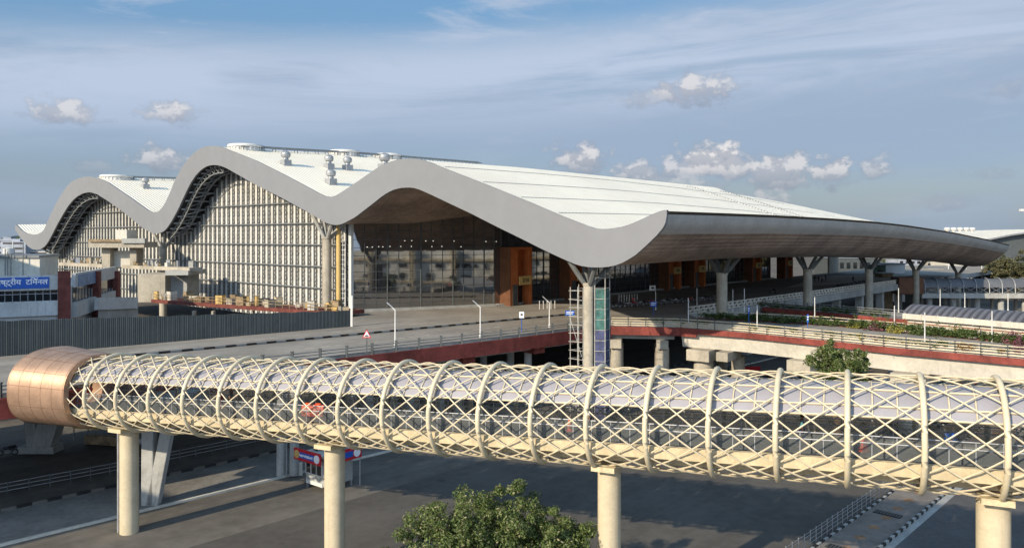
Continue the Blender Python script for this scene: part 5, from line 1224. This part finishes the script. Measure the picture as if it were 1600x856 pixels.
# ------------------------------------------------------------------ roofed shelter, back footbridge and things under the canopy
sb0 = px(1416, 500, 108); shd = (Rf[4]-Rf[3]).normalized(); sh_ = empty('roofed_shelter', (sb0.x, sb0.y, ZD-2.5), math.atan2(shd.y, shd.x), 'long cream shelter with curved grey ribbed roof behind the planted ramp', 'shelter')
zE = z_of(490, 108)-(ZD-2.5); LS = 44
s_ = MB(); N = 12; W_ = 6.5
sec = [(W_*j/N, zE+1.15*math.sin(math.pi*j/N)) for j in range(N+1)]
s_.add([(x, y, z) for x in (-.6, LS) for y, z in sec]+[(x, y, z-.1) for x in (-.6, LS) for y, z in sec], [(i, i+1, N+1+i+1, N+1+i) for i in range(N)]+[(2*(N+1)+i+1, 2*(N+1)+i, 3*(N+1)+i, 3*(N+1)+i+1) for i in range(N)]+[(0, N+1, 3*(N+1), 2*(N+1))]+[(i, 2*(N+1)+i, 2*(N+1)+i+1, i+1) for i in range(N)])
s_.build('roof', stripes(mat('grey_ribbed_sheet', (.12, .12, .135), .5, var=.1, scale=.5), 0, .9, .1, darken=.6, duty=.35), sh_, smooth=True)
s_ = MB(); s_.box((LS/2-.4, -.1, zE-.35), (LS, .3, .75)); s_.build('fascia', conc_white, sh_)
s_ = MB()
for k in range(20): s_.box((k*2.2, -.28, zE-.3), (.1, .1, .9))
s_.build('fascia_ribs', conc_white, sh_)
s_ = MB(); s_.box((LS/2, .5, zE-1.35), (LS, .3, 1.3)); s_.box((LS/2, 5.8, zE/2), (LS, .2, zE))
for k in range(12): s_.box((.4+k*4, .45, (zE-2)/2), (1.0, .4, zE-2))
s_.build('wall', cream_steel if False else conc_white, sh_)
s_ = MB(); s_.cyl((-.2, .2, zE-1.3), (LS, .2, zE-1.3), .1, n=8); s_.build('red_pipe', red_paint, sh_, smooth=True)
s_ = MB(); s_.box((LS/2, 2, .9), (LS, .12, 1.4)); s_.build('inner_screen', steel_dark, sh_)
# back footbridge
Yb = 205; q0 = px(1398, 458, Yb); bk_ = empty('covered_walkway', (q0.x, Yb, 0), R(-2), 'distant covered footbridge with hooped roof and brown end wall on round piers', 'footbridge')
zb0 = z_of(459, Yb); zt0 = z_of(433, Yb); LW = 60
s_ = MB(); s_.box((3.2, 0, (zb0+zt0)/2), (6.4, 5, zt0-zb0)); s_.build('end_wall', brown_clad, bk_, bevel=.2)
s_ = MB(); s_.box((LW/2+6, 0, zb0-.3), (LW, 4.6, 1.3)); s_.build('deck', conc_grey, bk_)
s_ = MB(); M = 10; Hh = zt0-zb0-.3
for x0 in (6.5, LW+6):
    pass
s_.add([(x, 2.3*math.cos(math.pi*j/M), zb0+Hh*.45+Hh*.55*math.sin(math.pi*j/M)) for x in (6.5, LW+6) for j in range(M+1)], [(j, j+1, M+1+j+1, M+1+j) for j in range(M)]); s_.build('roof', mat('dull_roof_sheet', (.10, .105, .115), .5, var=.15, scale=.3), bk_, smooth=True)
for k in range(18):
    s_ = MB(); x = 6.8+k*3.3; s_.tube([(x, 2.45*math.cos(math.pi*j/8), zb0+.2+(Hh*.42 if 0 < j < 8 else 0)*1+Hh*.6*math.sin(math.pi*j/8)*(1 if 0 < j < 8 else 0)) for j in range(9)], .12, 6)
    for a_ in (0, 1): s_.bar((x+a_*3.3, -2.4, zb0+.3), (x+(1-a_)*3.3, -2.4, zb0+Hh*.5), .08)
    s_.build('hoop', galv, bk_)
for k in range(9):
    s_ = MB(); s_.cyl((9+k*6.2, 0, 0), (9+k*6.2, 0, zb0-.9), .75, n=14); s_.build('pier', conc_grey, bk_, smooth=True)
    s_ = MB(); s_.box((9+k*6.2, 4, (zb0-.9)/2), (.7, .7, zb0-.9)); s_.build('rear_pier', conc_grey, bk_)
# buildings, containers and vans beyond the canopy
def far_box(name, cat, u0, u1, v0, v1, Y, dep, m_, label, win=None, roof=None, group=None):
    a_, b_ = px(u0, v1, Y), px(u1, v0, Y); w = b_.x-a_.x; h = b_.z-a_.z; t_ = empty(name, ((a_.x+b_.x)/2, Y, 0), 0, label, cat, group)
    s_ = MB(); s_.box((0, dep/2, b_.z/2), (w, dep, b_.z)); s_.build('wall', m_, t_)
    s_ = MB(); s_.box((0, dep/2, b_.z+.15), (w+.6, dep+.6, .3)); s_.build('roof', roof or steel_grey, t_)
    if win:
        n = max(1, int(w/2.6))
        for k in range(n):
            s_ = MB(); s_.box((-w/2+w*(k+.5)/n, -.03, b_.z-h*.45), (w/n*.55, .12, h*.4)); s_.build('window', glass_win, t_)
far_box('site_container', 'container', 1385, 1414, 413, 438, 262, 8, white_sign, 'big white flat walled container building behind the fourth roof column', None)
far_box('site_office', 'building', 1368, 1384, 415, 440, 258, 6, mat('green_cladding', (.12, .22, .18), .6), 'small green site office left of the big white container', True)
far_box('service_hut', 'building', 1449, 1474, 419, 434, 300, 8, conc_white, 'cream low building between the fifth and sixth roof columns', True)
far_box('service_hut', 'building', 1425, 1447, 424, 434, 320, 8, conc_white, 'low pale hut left of the cream building', True)
far_box('service_hut', 'building', 1448, 1490, 409, 418, 420, 12, conc, 'long pale building high behind the cream building', True)
far_box('container_crate', 'container', 1379, 1395, 428, 441, 238, 5, wood_m, 'brown crate like container in front of the white container', None)
far_box('service_hall', 'building', 1300, 1372, 404, 428, 330, 20, steel_dark, 'dark hall closing the view behind the concourse', True)
far_box('far_shed', 'building', 1478, 1520, 406, 414, 380, 14, conc_white, 'long pale shed beyond the last roof column', True)
far_box('far_shed', 'building', 1404, 1440, 405, 416, 400, 14, far_b, 'bluish shed between the fourth and fifth roof columns', True)
for i, (u, v) in enumerate(((1422, 404), (1442, 406), (1462, 403), (1485, 402), (1505, 404), (1524, 405), (1536, 402), (1396, 405))):
    p = px(u, v, 440+10*(i % 3)); tree('distant_tree', (p.x, p.y, 0), z_of(v, p.y), 9, 7, 'dark green tree behind the sheds seen under the canopy', nclump=50, nleaf=60, size=.6, m_=leafB, group='dark trees behind the far sheds', seed=60+i)
s_v = 0
for i, (u, m_) in enumerate(((1496, whitec), (1506, redc), (1518, whitec), (1527, orange_plastic), (1540, navy), (1552, whitec), (1512, navy))):
    p = px(u, 430, 330); p.z = 0; t_ = empty('parked_van', (p.x, 330+(i % 3)*3, z_of(434, 330)-1.0 if False else 0), rg.uniform(-.3, .3), 'small distant van parked in the lot beyond the canopy tip', 'van', 'vans in the lot beyond the canopy tip')
    zb_ = z_of(434, 330); t_.location.z = 0
    s_ = MB(); s_.prism([(-2.2, -.9), (2.2, -.9), (2.2, .9), (-2.2, .9)], .35, 1.1); s_.prism([(-2.1, -.85), (1.2, -.85), (1.2, .85), (-2.1, .85)], 1.1, 1.95); s_.build('body', m_, t_, bevel=.12)
    s_ = MB(); s_.box((-.4, 0, 1.5), (2.9, 1.74, .5)); s_.build('glass', glass_win, t_)
    for x in (-1.4, 1.4):
        s_ = MB(); s_.cyl((x, -.95, .35), (x, .95, .35), .34, n=12); s_.build('wheel', black, t_)
# far terminal at the right edge
ft = empty('far_terminal', (0, 0, 0), 0, 'second wavy roofed terminal far away at the right edge with white vents', 'terminal')
Yf = 460; fr = [(1476, 366), (1500, 368), (1528, 374), (1545, 373), (1562, 369.5), (1580, 366), (1605, 362.5), (1640, 361), (1700, 361)]; bk2 = [(1470, 363), (1500, 361), (1530, 360), (1545, 359.5), (1562, 359), (1580, 358.7), (1605, 358.4), (1640, 358), (1700, 359)]
s_ = MB(); V = [tuple(px(u, v, Yf)) for u, v in fr]+[tuple(px(u, v, Yf+150)) for u, v in bk2]
n = len(fr); s_.add(V, [(i, i+1, n+i+1, n+i) for i in range(n-1)]); kid(s_.build('roof', roof_m, smooth=True), ft)
s_ = MB(); V = [tuple(px(u, v, Yf)) for u, v in fr]+[tuple(px(u, v+2.5, Yf)) for u, v in fr]; s_.add(V, [(i, i+1, n+i+1, n+i) for i in range(n-1)]); kid(s_.build('fascia', fascia_m), ft)
s_ = MB(); V = [tuple(px(u, v+2.4, Yf+4)) for u, v in fr[2:]]+[tuple((px(u, v, Yf+4).x, Yf+4, 0)) for u, v in fr[2:]]; m_n = n-2; s_.add(V, [(i, i+1, m_n+i+1, m_n+i) for i in range(m_n-1)]); kid(s_.build('wall', steel_dark), ft)
for u in (1480, 1490, 1500, 1510, 1519):
    p = px(u, 362, Yf+4); s_ = MB(); s_.lathe(p, [(1.0, 0), (1.0, .6), (1.8, .9), (2.0, 1.8), (1.2, 2.5)], 12); kid(s_.build('roof_vent', white_steel, smooth=True), ft)
# flood lamp at the right edge
p = px(1603, 330, 90); t_ = empty('flood_lamp', (p.x+.6, p.y, ZD), 0, 'white flood lamp head high at the right edge of the view', 'lamp post')
s_ = MB(); s_.cyl((0, 0, 0), (0, 0, p.z-ZD), .12, .08, 8); s_.build('pole', white_steel, t_); s_ = MB(); s_.box((-.75, 0, p.z-ZD+.1), (1.1, .4, .3)); s_.build('head', white_steel, t_, bevel=.05)
# under the ramp: hoarding painted with a mural, hedge of clutter, parked vehicles
m0 = gp(1440, 606, 0); mw = empty('mural_wall', m0, math.atan2(shd.y, shd.x), 'low pale boundary wall painted with dark and red shapes under the ramp', 'wall')
s_ = MB(); s_.box((7, 0, 1.3), (24, .3, 2.6)); s_.build('wall', conc_white, mw)
rq = random.Random(12)
for k in range(34):
    s_ = MB(); x = rq.uniform(-4.2, 10); r_ = rq.uniform(.18, .6); s_.lathe((0, 0, 0), [(r_, 0), (r_, .03)], 12, (1, rq.uniform(.5, 1))); o = s_.build('painted_shape', rq.choice([black_paint, steel_dark, red_sign, far_green, teal, white_sign]), mw)
    o.rotation_euler = (R(90), rq.uniform(0, 3), 0); o.location = (x, -.151-k*.0012, rq.uniform(.9, 2.1))
def car(p, rz, m_, label, group=None):
    t_ = empty('parked_car', p, rz, label, 'car', group)
    prof = [(-2.05, .35), (-2.1, .8), (-1.75, .95), (-1.2, 1.42), (.35, 1.45), (1.0, .98), (1.95, .85), (2.1, .5), (2.05, .3)]
    s_ = MB(); n = len(prof); s_.add([(x, y, z) for y in (-.82, .82) for x, z in prof], [tuple(range(n)), tuple(range(2*n-1, n-1, -1))]+[(i, n+i, n+(i+1) % n, (i+1) % n) for i in range(n)]); s_.build('body', m_, t_, bevel=.08)
    s_ = MB(); s_.add([(x, y, z) for y in (-.83, .83) for x, z in ((-1.45, 1.0), (-1.12, 1.34), (.3, 1.36), (.8, 1.0))], [(0, 1, 2, 3), (7, 6, 5, 4)]); s_.build('window', glass_win, t_)
    for x in (-1.3, 1.3):
        s_ = MB(); s_.cyl((x, -.85, .32), (x, .85, .32), .32, n=14); s_.build('wheel', black, t_)
for i, (u, v, m_, c) in enumerate(((1180, 600, ps_, 'silver'), (1215, 596, pb_, 'black'), (1240, 603, whitec, 'white'), (1000, 600, ps_, 'silver'), (1365, 602, pr_, 'red'), (1385, 606, whitec, 'white'))):
    car(gp(u, v, 0), rg.uniform(-.4, .4), m_, '%s car in the shade under the ramp%s' % (c, ' near the first piers' if u < 1100 else (' right of the leafy tree' if u > 1300 else ' left of the leafy tree')))
p = gp(1168, 598, 0); t_ = empty('food_stall', p, .2, 'small stall with a red sign in the dark under the ramp', 'stall')
s_ = MB(); s_.box((0, 0, .9), (3, 1.6, 1.8)); s_.build('counter', steel_grey, t_); s_ = MB(); s_.box((0, -.9, 2.3), (3.2, .1, .6)); s_.build('sign', red_sign, t_)
s_ = MB()
for x in (-1.5, 1.5): s_.bar((x, -.8, 0), (x, -.8, 2.6), .08)
s_.build('posts', galv, t_)
# bollards before the glazing
b0_, b1_ = gp(967, 473, ZD), gp(1000, 471, ZD)
src = None
for i, (u, v) in enumerate([(967+i*4.1, 472.5-i*.3) for i in range(8)]+[(843+i*6, 483-i*.2) for i in range(5)]):
    p = gp(u, v, ZD)
    if src is None: s_ = MB(); s_.cyl((0, 0, 0), (0, 0, 1.35), .06, n=8); s_.lathe((0, 0, 1.35), [(.08, 0), (.06, .08)], 8); src = s_.build('bollard', white_steel, label='slim pale bollard standing before the dark glazing', cat='bollard', group='slim bollards before the glazing'); o = src
    else: o = src.copy(); COL.objects.link(o)
    o.location = p
# dark cables and a pole on the side of the office
s_ = MB(); p = cpt+sdv*sx(150)+snn*1.0
s_.cyl((p.x, p.y, 0), (p.x, p.y, sz(468, sx(150))), .22, n=8); s_.build('service_pole', steel_dark, label='dark service pole in front of the office side wall', cat='pole')
